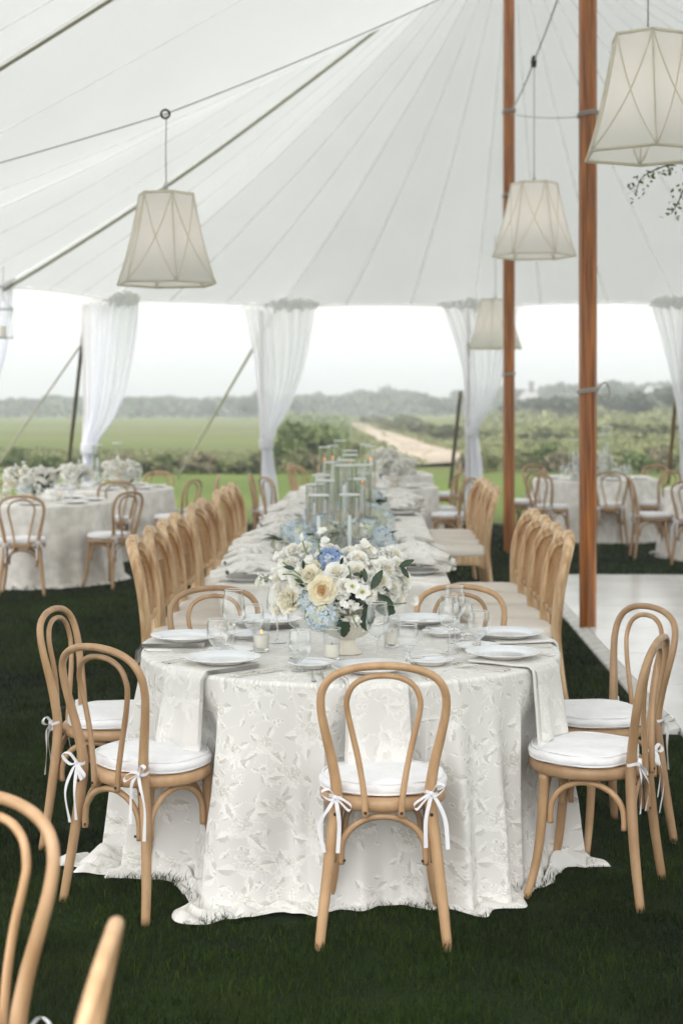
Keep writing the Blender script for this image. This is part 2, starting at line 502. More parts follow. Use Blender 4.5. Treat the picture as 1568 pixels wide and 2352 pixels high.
g = MB()
n_ = 60
def field_h(x, y):
    d = max(0.0, y - 70)
    bump_ = 0.5 * mnoise.noise((x * 0.02, y * 0.02, 0.3)) * min(1, d / 60)
    east = max(0.0, min(1, (x - 6) / 30)) * min(1, max(0, y - 55) / 40) * 1.2
    return bump_ + east
xs = [-700 + 1400 * i / 80 for i in range(81)]
ys = [-60 + (0 if j < 0 else 1) * 0 + 760 * (j / 90) ** 1.6 for j in range(91)]
g.add([(x, y, field_h(x, y) - 0.012) for y in ys for x in xs],
      [(j * 81 + i, j * 81 + i + 1, (j + 1) * 81 + i + 1, (j + 1) * 81 + i) for j in range(90) for i in range(80)])
tag(g.build('field', M['field']), 'wide green field rolling away to the far trees', kind='structure')

# one mown turf: bright beyond the tent, under it darkened by painted-in tent shade
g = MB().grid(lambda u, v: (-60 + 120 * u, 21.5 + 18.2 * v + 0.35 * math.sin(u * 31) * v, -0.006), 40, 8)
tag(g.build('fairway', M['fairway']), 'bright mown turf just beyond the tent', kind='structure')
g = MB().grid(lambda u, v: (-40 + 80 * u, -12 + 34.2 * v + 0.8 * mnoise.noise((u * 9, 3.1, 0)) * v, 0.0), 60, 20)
tag(g.build('lawn', M['lawn']), 'lawn under the tent, its shade put into a dark green', kind='structure')

# blades of the near lawn, one mesh
rng = np.random.default_rng(5)
def blade_mat():
    """each blade its own green, drifting with the patch it grows in"""
    m, n, l, out = new_mat('shaded_grass_blade')
    p = n.new("ShaderNodeBsdfPrincipled"); p.inputs['Roughness'].default_value = 0.65; p.inputs['Specular IOR Level'].default_value = 0.10
    tc = n.new("ShaderNodeTexCoord")
    nz = n.new("ShaderNodeTexNoise"); nz.inputs['Scale'].default_value = 0.75; nz.inputs['Detail'].default_value = 7; nz.inputs['Roughness'].default_value = 0.65
    l.new(tc.outputs['Object'], nz.inputs['Vector'])
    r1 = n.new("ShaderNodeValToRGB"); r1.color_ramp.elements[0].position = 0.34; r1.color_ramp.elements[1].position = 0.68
    r1.color_ramp.elements[0].color = (0.0045, 0.0105, 0.0012, 1); r1.color_ramp.elements[1].color = (0.034, 0.064, 0.006, 1)  # these dark greens hold the shade under the tent
    l.new(nz.outputs['Fac'], r1.inputs['Fac'])
    ge = n.new("ShaderNodeNewGeometry")
    r2 = n.new("ShaderNodeValToRGB")
    e = r2.color_ramp.elements
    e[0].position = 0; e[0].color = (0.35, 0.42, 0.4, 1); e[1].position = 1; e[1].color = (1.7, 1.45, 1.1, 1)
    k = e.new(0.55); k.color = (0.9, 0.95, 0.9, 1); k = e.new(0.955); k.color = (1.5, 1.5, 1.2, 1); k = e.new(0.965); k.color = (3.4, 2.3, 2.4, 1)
    l.new(ge.outputs['Random Per Island'], r2.inputs['Fac'])
    mx = n.new("ShaderNodeMix"); mx.data_type = 'RGBA'; mx.blend_type = 'MULTIPLY'; mx.inputs['Factor'].default_value = 1
    l.new(r1.outputs[0], mx.inputs['A']); l.new(r2.outputs[0], mx.inputs['B'])
    l.new(mx.outputs['Result'], p.inputs['Base Color'])
    n3 = n.new("ShaderNodeTexNoise"); n3.inputs['Scale'].default_value = 2.1; n3.inputs['Detail'].default_value = 9; n3.inputs['Roughness'].default_value = 0.7
    l.new(tc.outputs['Object'], n3.inputs['Vector'])
    r3 = n.new("ShaderNodeMapRange"); r3.inputs['From Min'].default_value = 0.52; r3.inputs['From Max'].default_value = 0.74; r3.inputs['To Max'].default_value = 0.7
    l.new(n3.outputs['Fac'], r3.inputs['Value'])
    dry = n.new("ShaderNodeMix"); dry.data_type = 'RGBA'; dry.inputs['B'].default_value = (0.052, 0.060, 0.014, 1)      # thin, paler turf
    l.new(r3.outputs[0], dry.inputs['Factor']); l.new(mx.outputs['Result'], dry.inputs['A'])
    mx = dry
    l.new(mx.outputs['Result'], p.inputs['Base Color'])
    t = n.new("ShaderNodeBsdfTranslucent"); l.new(mx.outputs['Result'], t.inputs['Color'])
    ms = n.new("ShaderNodeMixShader"); ms.inputs[0].default_value = 0.25
    l.new(p.outputs[0], ms.inputs[1]); l.new(t.outputs[0], ms.inputs[2]); l.new(ms.outputs[0], out.inputs['Surface'])
    return m
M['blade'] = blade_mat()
def blades(n, y0, y1, hw0, hw1, h, w):
    y = y0 + (y1 - y0) * rng.random(n) ** 0.85
    hw = hw0 + (hw1 - hw0) * (y - y0) / (y1 - y0)
    x = (rng.random(n) * 2 - 1) * hw
    rr = np.hypot(x - 0.035, y - 6.04)
    ta = (np.arctan2(y - 6.04, x - 0.035) / (2 * PI)) % 1.0
    lut = np.array([0.80 + FLARE(q / 360) + PUDDLE(q / 360) * 0.9 for q in range(361)])
    lim = lut[(ta * 360).astype(int)]
    near_c = np.minimum(np.hypot(x - .135, y - 5.105), np.minimum(np.hypot(x + .655, y - 5.415), np.hypot(x - .865, y - 5.515)))
    lim = np.where(near_c < .27, .72, lim)
    shrink = np.where(rr < lim + .05, .32, 1.0) * np.array([0.75 + 0.7 * mnoise.noise((a * 5, b * 5, 1.0)) for a, b in zip(x, y)])
    keep = (rr > lim) & ~((np.abs(x + 0.05) < 0.5) & (y > 8.4) & (y < 15)) & ~((x > 1.63 + 0.026 * (y - 8)) & (y > 7.93) & (y < 15.6))
    x, y, shrink = x[keep], y[keep], shrink[keep]
    n = len(x)
    a = rng.random(n) * 2 * PI
    hh = h * (0.5 + 0.9 * rng.random(n)) * shrink; ww = w * (0.6 + 0.8 * rng.random(n))
    lean = hh * (0.15 + 0.9 * rng.random(n)); la = rng.random(n) * 2 * PI
    ca, sa = np.cos(a) * ww / 2, np.sin(a) * ww / 2
    lx, ly = np.cos(la) * lean, np.sin(la) * lean
    V = np.empty((n, 5, 3), np.float32)
    V[:, 0] = np.stack([x - ca, y - sa, np.full(n, -0.002)], 1)
    V[:, 1] = np.stack([x + ca, y + sa, np.full(n, -0.002)], 1)
    V[:, 2] = np.stack([x + ca * .8 + lx * .35, y + sa * .8 + ly * .35, hh * .62], 1)
    V[:, 3] = np.stack([x - ca * .8 + lx * .35, y - sa * .8 + ly * .35, hh * .62], 1)
    V[:, 4] = np.stack([x + lx, y + ly, hh * 0.96], 1)
    b = np.arange(n)[:, None] * 5
    T = np.concatenate([b + np.array([[0, 1, 2]]), b + np.array([[0, 2, 3]]), b + np.array([[3, 2, 4]])], 0)
    return V.reshape(-1, 3), T
parts_ = [blades(270000, 3.4, 8.5, 2.3, 3.3, 0.036, 0.0028), blades(150000, 8.5, 14, 3.3, 4.6, 0.04, 0.005), blades(90000, 14, 22, 4.6, 7.0, 0.042, 0.009)]
Vs, Ts, o_ = [], [], 0
for V_, T_ in parts_:
    Vs.append(V_); Ts.append(T_ + o_); o_ += len(V_)
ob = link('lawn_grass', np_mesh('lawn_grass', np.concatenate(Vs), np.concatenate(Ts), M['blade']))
tag(ob, 'short grass blades under the tent, its shade put into their dark green', 'grass', kind='stuff')
del Vs, Ts, parts_

# sandy track
pth = [gp(*p) for p in ((1068, 1070), (1000, 1052), (945, 1030), (890, 1008), (845, 990), (812, 978), (770, 970.5))]
wid = [3.0, 3.2, 2.6, 2.7, 2.2, 2.4, 2.4]
pp = cr([(*p[:2], w) for p, w in zip(pth, wid)], 6)
g = MB()
vs_, fs_ = [], []
for i, p in enumerate(pp):
    j = 0.5 * mnoise.noise((i * .7, 1, 0))
    for k in range(7):
        t = k / 6 - .5
        x = p[0] + t * p[2] + (j if k in (0, 6) else 0)
        y = p[1] + t * p[2] * .5
        vs_.append((x, y, field_h(x, y) + 0.06 + 0.06 * math.cos(t * PI)))
for i in range(len(pp) - 1):
    for k in range(6):
        fs_.append((i * 7 + k, i * 7 + k + 1, (i + 1) * 7 + k + 1, (i + 1) * 7 + k))
g.add(vs_, fs_)
tag(g.build('sand_path', M['sand']), 'pale sandy track winding through the scrub', kind='structure')

def leaf_cloud(name, n, size, seed, mat_, blobs=11, flat=1.0, z0=0.0, z1=1.0, spread=0.5):
    """leaf-sized quads spread over the lumps of a crown that fills z0..z1"""
    r_ = np.random.default_rng(seed)
    c = r_.normal(size=(blobs, 3)); c /= np.linalg.norm(c, axis=1)[:, None]
    c *= (r_.random((blobs, 1)) ** .5) * 0.62
    c[:, 2] = c[:, 2] * 0.8
    rad = 0.26 + 0.2 * r_.random(blobs)
    k = r_.integers(0, blobs, n)
    d = r_.normal(size=(n, 3)); d /= np.linalg.norm(d, axis=1)[:, None]
    p = c[k] + d * (rad[k] * (0.55 + 0.5 * r_.random(n)))[:, None]
    p[:, 0] *= spread / .85; p[:, 1] *= spread / .85
    p[:, 2] = z0 + (p[:, 2] + .85) / 1.7 * (z1 - z0)
    p[:, 2] = np.maximum(p[:, 2], 0.0)
    u = r_.normal(size=(n, 3)); u /= np.linalg.norm(u, axis=1)[:, None]
    w = np.cross(u, r_.normal(size=(n, 3))); w /= np.linalg.norm(w, axis=1)[:, None]
    s_ = size * (0.6 + 0.8 * r_.random((n, 1)))
    V = np.stack([p - u * s_, p + w * s_ * .6, p + u * s_, p - w * s_ * .6], 1).reshape(-1, 3)
    Fq = np.arange(n * 4).reshape(n, 4)
    return np_mesh(name, V, Fq, mat_)

bushes = [leaf_cloud('shrub', 1500, 0.075, 20 + i, M[k_], 12, spread=0.62) for i, k_ in enumerate(('bush_a', 'bush_b', 'bush_c', 'bush_a', 'bush_b'))]
def ribs(seed):
    r_ = random.Random(seed); g = MB()
    for k in range(5):
        a = r_.random() * 2 * PI; d = r_.random() * .3
        g.tube([(0, 0, 0), (d * .4 * math.cos(a), d * .4 * math.sin(a), .3), (d * math.cos(a), d * math.sin(a), .7)], [.02, .014, .005], 5)
    return g.mesh('stem', M['bark'])
bush_stems = [ribs(i) for i in range(2)]
def shrub(px, py, hpx, wpx, kind, label, group='scrub bushes beyond the lawn'):
    p = gp(px, py); s = p.y / FPX
    z = field_h(p.x, p.y) if p.y > 40 else 0
    h, w = hpx * s, wpx * s / 1.24
    e = empty('shrub', (p.x, p.y, z - 0.02), RND.random() * 6, label, 'shrub', group)
    e.scale = (w, w, h)
    link('crown', bushes[kind], e); link('stem', bush_stems[kind % 2], e)
    return e

TONE = ['leafy mid green', 'grey olive', 'dry brown', 'dense green', 'pale olive']
def wheres(px):
    for x, s in ((60, 'behind the flowers of the near lawn-side table'), (170, 'just beside the leaning brown stake'), (330, 'close behind the tall cylinder on the far lawn-side table'), (470, 'below the white guy rope'),
                 (600, 'against the curtain tied at the middle of the opening'), (740, 'behind the tall candle cylinders'), (880, 'short of the sandy track'), (1060, 'beyond the sandy track'), (1160, 'behind the two wooden tent poles'),
                 (1250, 'between the two wooden tent poles'), (1340, 'just before the front wooden pole'), (1450, 'behind the tall glass cylinders of the far round table'), (2000, 'at the foot of the pale far guy pole')):
        if px < x: return s
cnt = {}
def scrub(px, py, h, w, k, size):
    wh = wheres(px)
    lab = f'{size} {TONE[k]} bush {wh}'
    cnt[lab] = cnt.get(lab, 0) + 1
    return shrub(px, py, h, w, k, lab, f'bushes {wh}')
for i in range(16):
    x = 12 + i * 38 + RND.uniform(-8, 8)
    scrub(x, 1088 + RND.uniform(-3, 3) - (6 if x < 200 else 0), RND.uniform(30, 54) * (0.8 if x < 180 else 1), RND.uniform(62, 95), i % 5, 'low')
for x, y, h, w, k in ((35, 1082, 62, 42, 3), (78, 1088, 48, 40, 0), (705, 1076, 118, 150, 0), (650, 1082, 82, 110, 3), (760, 1074, 108, 105, 0), (690, 1088, 66, 90, 4), (800, 1066, 60, 90, 1),
                      (745, 1089, 52, 80, 2), (610, 1087, 60, 70, 1)):
    scrub(x, y, h, w, k, 'rounded')
for i, x in enumerate((1080, 1118, 1205, 1245, 1290, 1325, 1395, 1432, 1470, 1510, 1556, 1590)):
    scrub(x, 1083 + RND.uniform(-3, 3), RND.uniform(46, 74), RND.uniform(70, 105), (2, 1, 4, 0, 2, 1, 4, 1, 3, 2, 4, 0)[i], 'spreading')
for i, (x, y, h, w, k) in enumerate(((905, 992, 34, 90, 4), (960, 1000, 36, 110, 1), (1020, 1012, 40, 120, 4), (1090, 1022, 44, 110, 1), (1240, 1026, 46, 150, 4), (1320, 1022, 46, 150, 1), (1420, 1022, 52, 170, 4),
                                    (1520, 1022, 56, 150, 1), (860, 978, 26, 70, 1), (930, 975, 24, 90, 0))):
    scrub(x, y, h, w, k, 'faraway')

# low dune scrub between the bushes, uncountable
def scrub_mass(name, n, rng_seed, x0, x1, y0, y1, hmax, size, mat_, label):
    r_ = np.random.default_rng(rng_seed)
    py = y0 + (y1 - y0) * r_.random(n)
    px = x0 + (x1 - x0) * r_.random(n)
    Y = FPX * EYE / (py - YH); X = (px - CX) / FPX * Y
    hz = np.array([hmax * (0.25 + 0.75 * abs(mnoise.noise((a * .09, b * .05, 2)))) for a, b in zip(X, Y)]) * r_.random(n) ** .6
    z = np.array([field_h(a, b) for a, b in zip(X, Y)]) + hz
    p = np.stack([X, Y, z], 1)
    u = r_.normal(size=(n, 3)); u /= np.linalg.norm(u, axis=1)[:, None]
    w = np.cross(u, r_.normal(size=(n, 3))); w /= np.linalg.norm(w, axis=1)[:, None]
    s_ = size * (Y / 60)[:, None] * (0.6 + 0.8 * r_.random((n, 1)))
    V = np.stack([p - u * s_, p + w * s_ * .6, p + u * s_, p - w * s_ * .6], 1).reshape(-1, 3)
    tag(link(name, np_mesh(name, V, np.arange(n * 4).reshape(n, 4), mat_)), label, 'scrub', kind='stuff')
scrub_mass('dune_scrub', 16000, 3, 1060, 1620, 962, 1080, 1.0, 0.13, M['bush_b'], 'grey green dune scrub covering the rise past the sandy track')
scrub_mass('dune_scrub', 5000, 4, 640, 800, 958, 1080, 1.2, 0.12, M['bush_a'], 'green dune scrub on the near side of the sandy track')
scrub_mass('rough_grass', 7000, 6, -40, 640, 1040, 1088, 0.35, 0.09, M['bush_b'], 'tall rough grass edging the mown turf')

# tufts that break the edges of the track
r_ = np.random.default_rng(12)
n = 5200
q = r_.random(n) * (len(pp) - 1.001); k = q.astype(int); t = q - k
PP = np.array(pp)
c = PP[k] * (1 - t)[:, None] + PP[k + 1] * t[:, None]
sd = np.where(r_.random(n) < .5, -1, 1)
o = sd * (c[:, 2] * (.55 - .22 * r_.random(n) ** 2))
mid = r_.random(n) < .05
o = np.where(mid, (r_.random(n) - .5) * c[:, 2] * .25, o)
X = c[:, 0] + o; Y = c[:, 1] + o * .5
z = np.array([field_h(a, b) for a, b in zip(X, Y)]) + .03 + .16 * r_.random(n) * (0.4 + 0.6 * ~mid)
p = np.stack([X, Y, z], 1)
u = r_.normal(size=(n, 3)); u /= np.linalg.norm(u, axis=1)[:, None]
w = np.cross(u, r_.normal(size=(n, 3))); w /= np.linalg.norm(w, axis=1)[:, None]
s_ = .10 * (Y / 60)[:, None] * (0.6 + 0.8 * r_.random((n, 1)))
V = np.stack([p - u * s_, p + w * s_ * .6, p + u * s_, p - w * s_ * .6], 1).reshape(-1, 3)
tag(link('verge_grass', np_mesh('verge_grass', V, np.arange(n * 4).reshape(n, 4), M['bush_b'])), 'ragged grass tufts along the edges of the sandy track', 'grass', kind='stuff')

# trees on the sky-line
crowns = [leaf_cloud('crown', 1100, 0.06, 60 + i, M['tree_leaf'], 9 + 2 * i, z0=0.22 - .05 * i, z1=1.0, spread=0.55) for i in range(4)]
flatc = leaf_cloud('crown', 900, 0.055, 77, M['tree_leaf'], 8, z0=0.55, z1=1.0, spread=0.7)
trunk_me = MB().tube([(0, 0, 0), (.02, .01, .3), (.0, .02, .7)], [.035, .026, .012], 7).mesh('trunk', M['bark'])
profile = [(-60, 915), (20, 910), (60, 912), (120, 908), (200, 912), (300, 906), (380, 905), (450, 908), (500, 902), (560, 903), (610, 900), (700, 902), (760, 903), (830, 895), (880, 893), (940, 900), (1000, 906), (1050, 905), (1100, 902),
           (1190, 900), (1250, 898), (1300, 884), (1340, 880), (1390, 888), (1430, 886), (1480, 882), (1540, 878), (1640, 872)]
def top_at(x):
    for (a, b), (c, d) in zip(profile, profile[1:]):
        if x <= c: return b + (d - b) * (x - a) / (c - a)
    return profile[-1][1]
x, i = -50.0, 0
while x < 1640:
    Y = RND.uniform(205, 290)
    s = Y / FPX
    base = EYE - 1.2
    h = (955 - top_at(x)) * s * RND.uniform(0.82, 1.12)
    w = h * RND.uniform(0.9, 1.5)
    side = 'above the far green field' if x < 640 else ('beyond the end of the sandy track' if x < 1080 else 'above the dune scrub')
    umbrella = 60 < x < 180
    c = empty('tree', ((x - CX) * s, Y, field_h((x - CX) * s, Y) - .1), RND.random() * 6,
              ('flat-topped tree with open branches ' if umbrella else 'hazy rounded tree on the skyline ') + side, 'tree', 'skyline trees ' + side)
    c.scale = (w, w, h)
    link('crown', flatc if umbrella else crowns[i % 4], c); link('trunk', trunk_me, c)
    x += w / s * RND.uniform(0.42, 0.62); i += 1
for x, Y, hp in ((1240, 130, 60), (1310, 120, 66), (1400, 125, 62), (1470, 118, 70), (1545, 122, 78), (1600, 120, 80), (1180, 140, 50)):
    s = Y / FPX; h = hp * s
    c = empty('tree', ((x - CX) * s, Y, field_h((x - CX) * s, Y) - .1), RND.random() * 6, 'low dark evergreen in the thicket past the front pole', 'tree', 'dark thicket trees')
    c.scale = (h * 1.7, h * 1.7, h)
    link('crown', crowns[i % 4], c); link('trunk', trunk_me, c); i += 1
r_ = np.random.default_rng(8)
n = 9000
px = -80 + 1740 * r_.random(n); Y = 225 + 80 * r_.random(n); s_ = Y / FPX
tops = np.array([top_at(a) for a in px]) + 14
z = (955 - tops) * s_ * r_.random(n) ** .8
p = np.stack([(px - CX) * s_, Y, z], 1)
u = r_.normal(size=(n, 3)); u /= np.linalg.norm(u, axis=1)[:, None]
w = np.cross(u, r_.normal(size=(n, 3))); w /= np.linalg.norm(w, axis=1)[:, None]
V = np.stack([p - u * .7, p + w * .45, p + u * .7, p - w * .45], 1).reshape(-1, 3)
tag(link('far_woods', np_mesh('far_woods', V, np.arange(n * 4).reshape(n, 4), M['tree_leaf'])), 'hazy mass of far woods along the horizon', 'woods', kind='stuff')

# pale houses half hidden in the trees
def house(px, wpx, top, Y, chim, label, wins=4):
    s = Y / FPX; w = wpx * s; h = (958 - top) * s
    e = empty('house', ((px - CX) * s, Y, 0.3), RND.uniform(-.25, .25), label, 'house', 'pale houses among the skyline trees')
    wallh = h * .62; d = w * .7
    MB().box((0, 0, wallh / 2), (w, d, wallh)).build('wall', M['house_wall'], e, False)
    g = MB()
    ov = .3
    a = [(-w / 2 - ov, -d / 2 - ov, wallh), (w / 2 + ov, -d / 2 - ov, wallh), (w / 2 + ov, d / 2 + ov, wallh), (-w / 2 - ov, d / 2 + ov, wallh), (-w / 2 + .6, 0, h), (w / 2 - .6, 0, h)]
    g.add(a, [(0, 1, 5, 4), (1, 2, 5), (2, 3, 4, 5), (3, 0, 4), (3, 2, 1, 0)])
    rf = g.build('roof', M['house_roof'], e, False)
    if chim:
        MB().box((w * .08, 0, h + .3), (.7, .6, 1.7)).box((w * .08, 0, h + 1.2), (.85, .75, .15)).build('chimney', M['brick'], rf, False)
    for k in range(wins):
        wd = MB().box((-w / 2 + w * (k + .5) / wins, -d / 2 - .03, wallh * .58), (w / wins * .5, .08, wallh * .42)).build('window', M['house_wall'], e, False)
        MB().box((-w / 2 + w * (k + .5) / wins, -d / 2 - .075, wallh * .58), (w / wins * .42, .03, wallh * .36)).build('pane', M['house_glass'], wd, False)
house(835, 40, 917, 255, False, 'long pale house low in the trees behind the tall candles')
house(1216, 44, 902, 225, True, 'pale house with a tall chimney between the two poles', 3)
house(1505, 60, 892, 215, False, 'pale gabled house among trees near the outermost curtain', 4)
house(500, 50, 920, 260, False, 'pale house above the green field before the middle curtain', 4)
house(335, 40, 922, 262, False, 'small pale house above the field beside the tied curtain', 3)

# ------------------------------------------------------------------ the sailcloth tent
PK_R = Vector((1.95, 18.0, 7.35)); PK_F = Vector((1.85, 11.8, 7.35)); PK_N = Vector((1.75, 5.6, 7.35)); PK_B = Vector((1.65, -0.6, 7.35))
PEAKS = [PK_R, PK_F, PK_N]
ZE = 3.12
EAVE = [(-5.4, 2.9), (-5.7, 4.6), (-5.7, 6.8), (-5.6, 9.8), (-5.35, 13.0), (-4.9, 16.0), (-4.05, 18.75), (-3.12, 21.25), (-0.88, 22.5), (1.92, 22.55), (4.72, 21.9),
        (7.5, 21.2), (10.3, 20.8), (13.0, 20.2), (15.3, 18.4), (16.4, 15.6), (16.8, 12.5), (16.8, 9.4), (16.6, 6.3), (16.2, 3.8), (14.0, 2.8), (10.9, 2.5), (7.8, 2.4), (4.7, 2.3), (1.6, 2.3), (-1.0, 2.4), (-3.4, 2.5), (-5.4, 2.9)]
def ridge(y):
    """height and place of the ridge at depth y: a sagging line from peak to peak"""
    if y >= 18: return PK_R
    for a, b in zip(PEAKS, PEAKS[1:]):
        if y >= b.y:
            t = (a.y - y) / (a.y - b.y)
            p = a.lerp(b, t)
            sag = 1.25 * (1 - abs(2 * t - 1) ** 1.6)
            return Vector((p.x, p.y, p.z - sag))
    return PK_N
def apex_y(x, y):
    if y > 18.4: return 18.0
    ks = [18.0, 11.8, 5.6]
    y = max(y, 5.6)
    for a, b in zip(ks, ks[1:]):
        if y >= b:
            t = (a - min(y, a)) / (a - b)
            t = min(1, max(0, (t - 0.12) / 0.76))
            t = t * t * t * (t * (6 * t - 15) + 10)
            return a + (b - a) * t
    return 5.6
CTR = Vector((1.85, 9.0, 0))
def eave(i, t):
    m = len(EAVE) - 1                                    # the edge runs in a smooth curve through the side poles
    p0, p1, p2, p3 = (np.array(EAVE[(i + k) % m]) for k in (-1, 0, 1, 2))
    q2 = 0.5 * ((2 * p1) + (p2 - p0) * t + (2 * p0 - 5 * p1 + 4 * p2 - p3) * t * t + (3 * p1 - p0 - 3 * p2 + p3) * t ** 3)
    p = Vector((q2[0], q2[1], ZE))
    q = 4 * t * (1 - t)
    inn = (Vector((1.9, min(max(p.y, -1), 18), 0)) - Vector((p.x, p.y, 0))).normalized()
    return p + inn * 0.16 * q + Vector((0, 0, 0.035 * q))
def roof(i, t, s):
    e = eave(i, t)
    a0, b0 = EAVE[i], EAVE[i + 1]
    ap = ridge(apex_y(e.x, a0[1] + (b0[1] - a0[1]) * t))
    p = e.lerp(ap, s)
    z = e.z + (ap.z - e.z) * (0.80 * s + 0.20 * s * s)
    pole = min(abs(t), abs(1 - t))                       # puckers that run up from each side pole, and a slow ripple
    z += 0.030 * math.exp(-s * 7) * math.exp(-pole * 4) * math.sin(t * 46 + i) + 0.020 * mnoise.noise((p.x * .9, p.y * .9, z * .6 + 3)) * min(1, s * 8) * (1 - s)
    return Vector((p.x, p.y, z))
tent = empty('tent', (1.9, 9, 0), 0, 'huge white sailcloth tent roof over all the tables', 'tent')
off = Vector((-1.9, -9, 0))
SEG = 3
for i in range(len(EAVE) - 1):
    for k in range(SEG):
        g = MB().grid(lambda u, v: roof(i, (k + u) / SEG, v) + off, 6, 26)
        g.build('roof_panel', M['tent'], tent)
        if 1:
            pts = [roof(i, k / SEG, s / 26 * .985 + .002) + off + Vector((0, 0, -0.012)) for s in range(27)]
            e0 = eave(i, k / SEG); dr = (Vector((*EAVE[i + 1], 0)) - Vector((*EAVE[i], 0))).normalized()
            vs_ = []
            for j, p in enumerate(pts):
                w_ = 0.030 * (1 - j / 26 * .75)
                vs_ += [p - dr * w_ / 2, p + dr * w_ / 2]
            MB().add(vs_, [(2 * j, 2 * j + 1, 2 * j + 3, 2 * j + 2) for j in range(26)]).build('seam_tape', M['seam'], tent)
    pts = [eave(i, t / 12) + off + Vector((0, 0, -0.015)) for t in range(13)]
    MB().tube(pts, 0.016, 6).build('eave_rope', M['seam'], tent)
def strap(i, dz, r, n=30):
    pts = [roof(i, 0, .002 + .985 * k / n) + off + Vector((0, 0, -dz)) for k in range(n + 1)]
    MB().tube(pts, r, 6, sx=0.6).build('tension_strap', M['strap'], tent)
strap(6, .05, .030); strap(4, .05, .026); strap(14, .05, .03); strap(16, .05, .03)

# wooden poles under the peaks
def big_pole(name_label, x, y, top, r, ties):
    e = empty('tent_pole', (x, y, 0.0), PI / 8 + 0.28, name_label, 'tent pole', 'wooden poles holding up the tent')
    g = MB()
    prof = [(r * .93, 0), (r * .96, .4), (r * 1.0, 1.6), (r * 1.03, 3.2), (r * 1.03, 4.6), (r * .95, top)]
    vs_, fs = [], []
    n = 8
    for rr, z in prof:
        for k in range(n):
            an = 2 * PI * k / n
            for dd in (-.10, .10):
                vs_.append((rr * math.cos(an + dd) * (1 if abs(dd) else 1), rr * math.sin(an + dd), z))
    n2 = n * 2
    for i in range(len(prof) - 1):
        for k in range(n2):
            k2 = (k + 1) % n2
            fs.append((i * n2 + k, i * n2 + k2, (i + 1) * n2 + k2, (i + 1) * n2 + k))
    fs.append(tuple((len(prof) - 1) * n2 + k for k in range(n2)))
    g.add(vs_, fs)
    g.build('shaft', M['pole'], e, smooth=False)
    for z, kind in ties:
        g = MB()
        rr = r * 1.04
        for q in range(2):
            pts = [((rr + .006) * math.cos(a), (rr + .006) * math.sin(a), z + q * .017 + .012 * math.cos(a + 1)) for a in [2 * PI * k / 20 for k in range(20)]]
            g.tube(pts, 0.0075, 6, closed=True)
        if kind == 'rope':
            lp = cr([(rr * .9, -rr * .6, z + .02), (rr + .05, -rr * .7, z + .07), (rr + .085, -rr * .6, z + .0), (rr + .04, -rr * .7, z - .055), (rr * .85, -rr * .75, z - .01)], 5)
            lp = [(p[0] * math.cos(-.28 - PI / 8) - p[1] * math.sin(-.28 - PI / 8), p[0] * math.sin(-.28 - PI / 8) + p[1] * math.cos(-.28 - PI / 8), p[2]) for p in lp]
            g.tube(lp, 0.007, 6)
        g.build('rope_tie', M['rope'], e)
    return e
big_pole('thick front wooden tent pole standing at the corner of the white dance floor', 1.852, 11.8, 7.3, 0.067, ((EYE + 30 / FPX * 11.8, 'rope'), (EYE + 665 / FPX * 11.8, 'wire')))
big_pole('rear wooden tent pole rising behind the cane chairs', 1.92, 18.0, 7.3, 0.066, ((EYE + 68 / FPX * 18, 'wire'), (EYE + 672 / FPX * 18, 'wire'), (EYE + 480 / FPX * 18, 'wire')))

# slim side poles, leaning stakes and guy ropes along the open far side
SIDE = [(-60, 18.85, 'outermost slim brown side pole in the gathered curtain at the lawn corner'), (196, 21.34, 'slim brown side pole at the edge of the curtain over the far lawn-side table'), (601, 22.58, 'slim brown side pole at the edge of the middle curtain'),
        (1075, 22.62, 'slim brown side pole inside the curtain behind the small hanging lamp'), (1570, 21.97, 'slim brown side pole inside the curtain beyond the far round tables')]
for px, y, lab in SIDE:
    x = (px - CX) / FPX * y
    e = empty('side_pole', (x, y, 0), 0, lab, 'tent pole', 'slim side poles at the tent edge')
    MB().tube([(0, 0, 0), (0, 0, ZE - .05)], 0.022, 8).build('shaft', M['side_pole'], e)
    MB().tube([(0, 0, ZE - .06), (0, 0, ZE + .06)], 0.012, 6).build('pin', M['screw'], e)
def line(name, a, b, r, mat_, label, cat, group=None, sag=0.0):
    pts = []
    for k in range(13):
        t = k / 12
        p = Vector(a).lerp(Vector(b), t); p.z -= sag * 4 * t * (1 - t)
        pts.append(p)
    ob = MB().tube([p - Vector(a) for p in pts], r, 6).build(name, mat_, None, loc=a)
    return tag(ob, label, cat, group)
line('guy_pole', (-3.5, 21.5, 3.0), at(155, 1078, 23.4) + Vector((0, 0, -.1)), 0.03, M['stake'], 'dark leaning guy pole beside the curtain over the far lawn-side table', 'guy pole')
line('guy_pole', at(1057, 900, 23.0), at(1033, 1120, 23.8), 0.03, M['stake'], 'dark leaning guy pole just before the curtain behind the small lamp', 'guy pole')
line('guy_pole', at(1553, 890, 23.0), at(1533, 1110, 24.5), 0.032, M['side_pole'], 'pale leaning guy pole by the curtain beyond the far round tables', 'guy pole')
line('guy_rope', (-0.98, 22.6, 3.02), gp(408, 1098), 0.022, M['rope'], 'pale guy rope slanting down from the middle curtain to the turf', 'rope')
line('guy_rope', (-3.2, 21.3, 3.0), at(-20, 1090, 24.0), 0.014, M['rope'], 'thin pale guy rope slanting down from the lawn corner of the tent', 'rope')

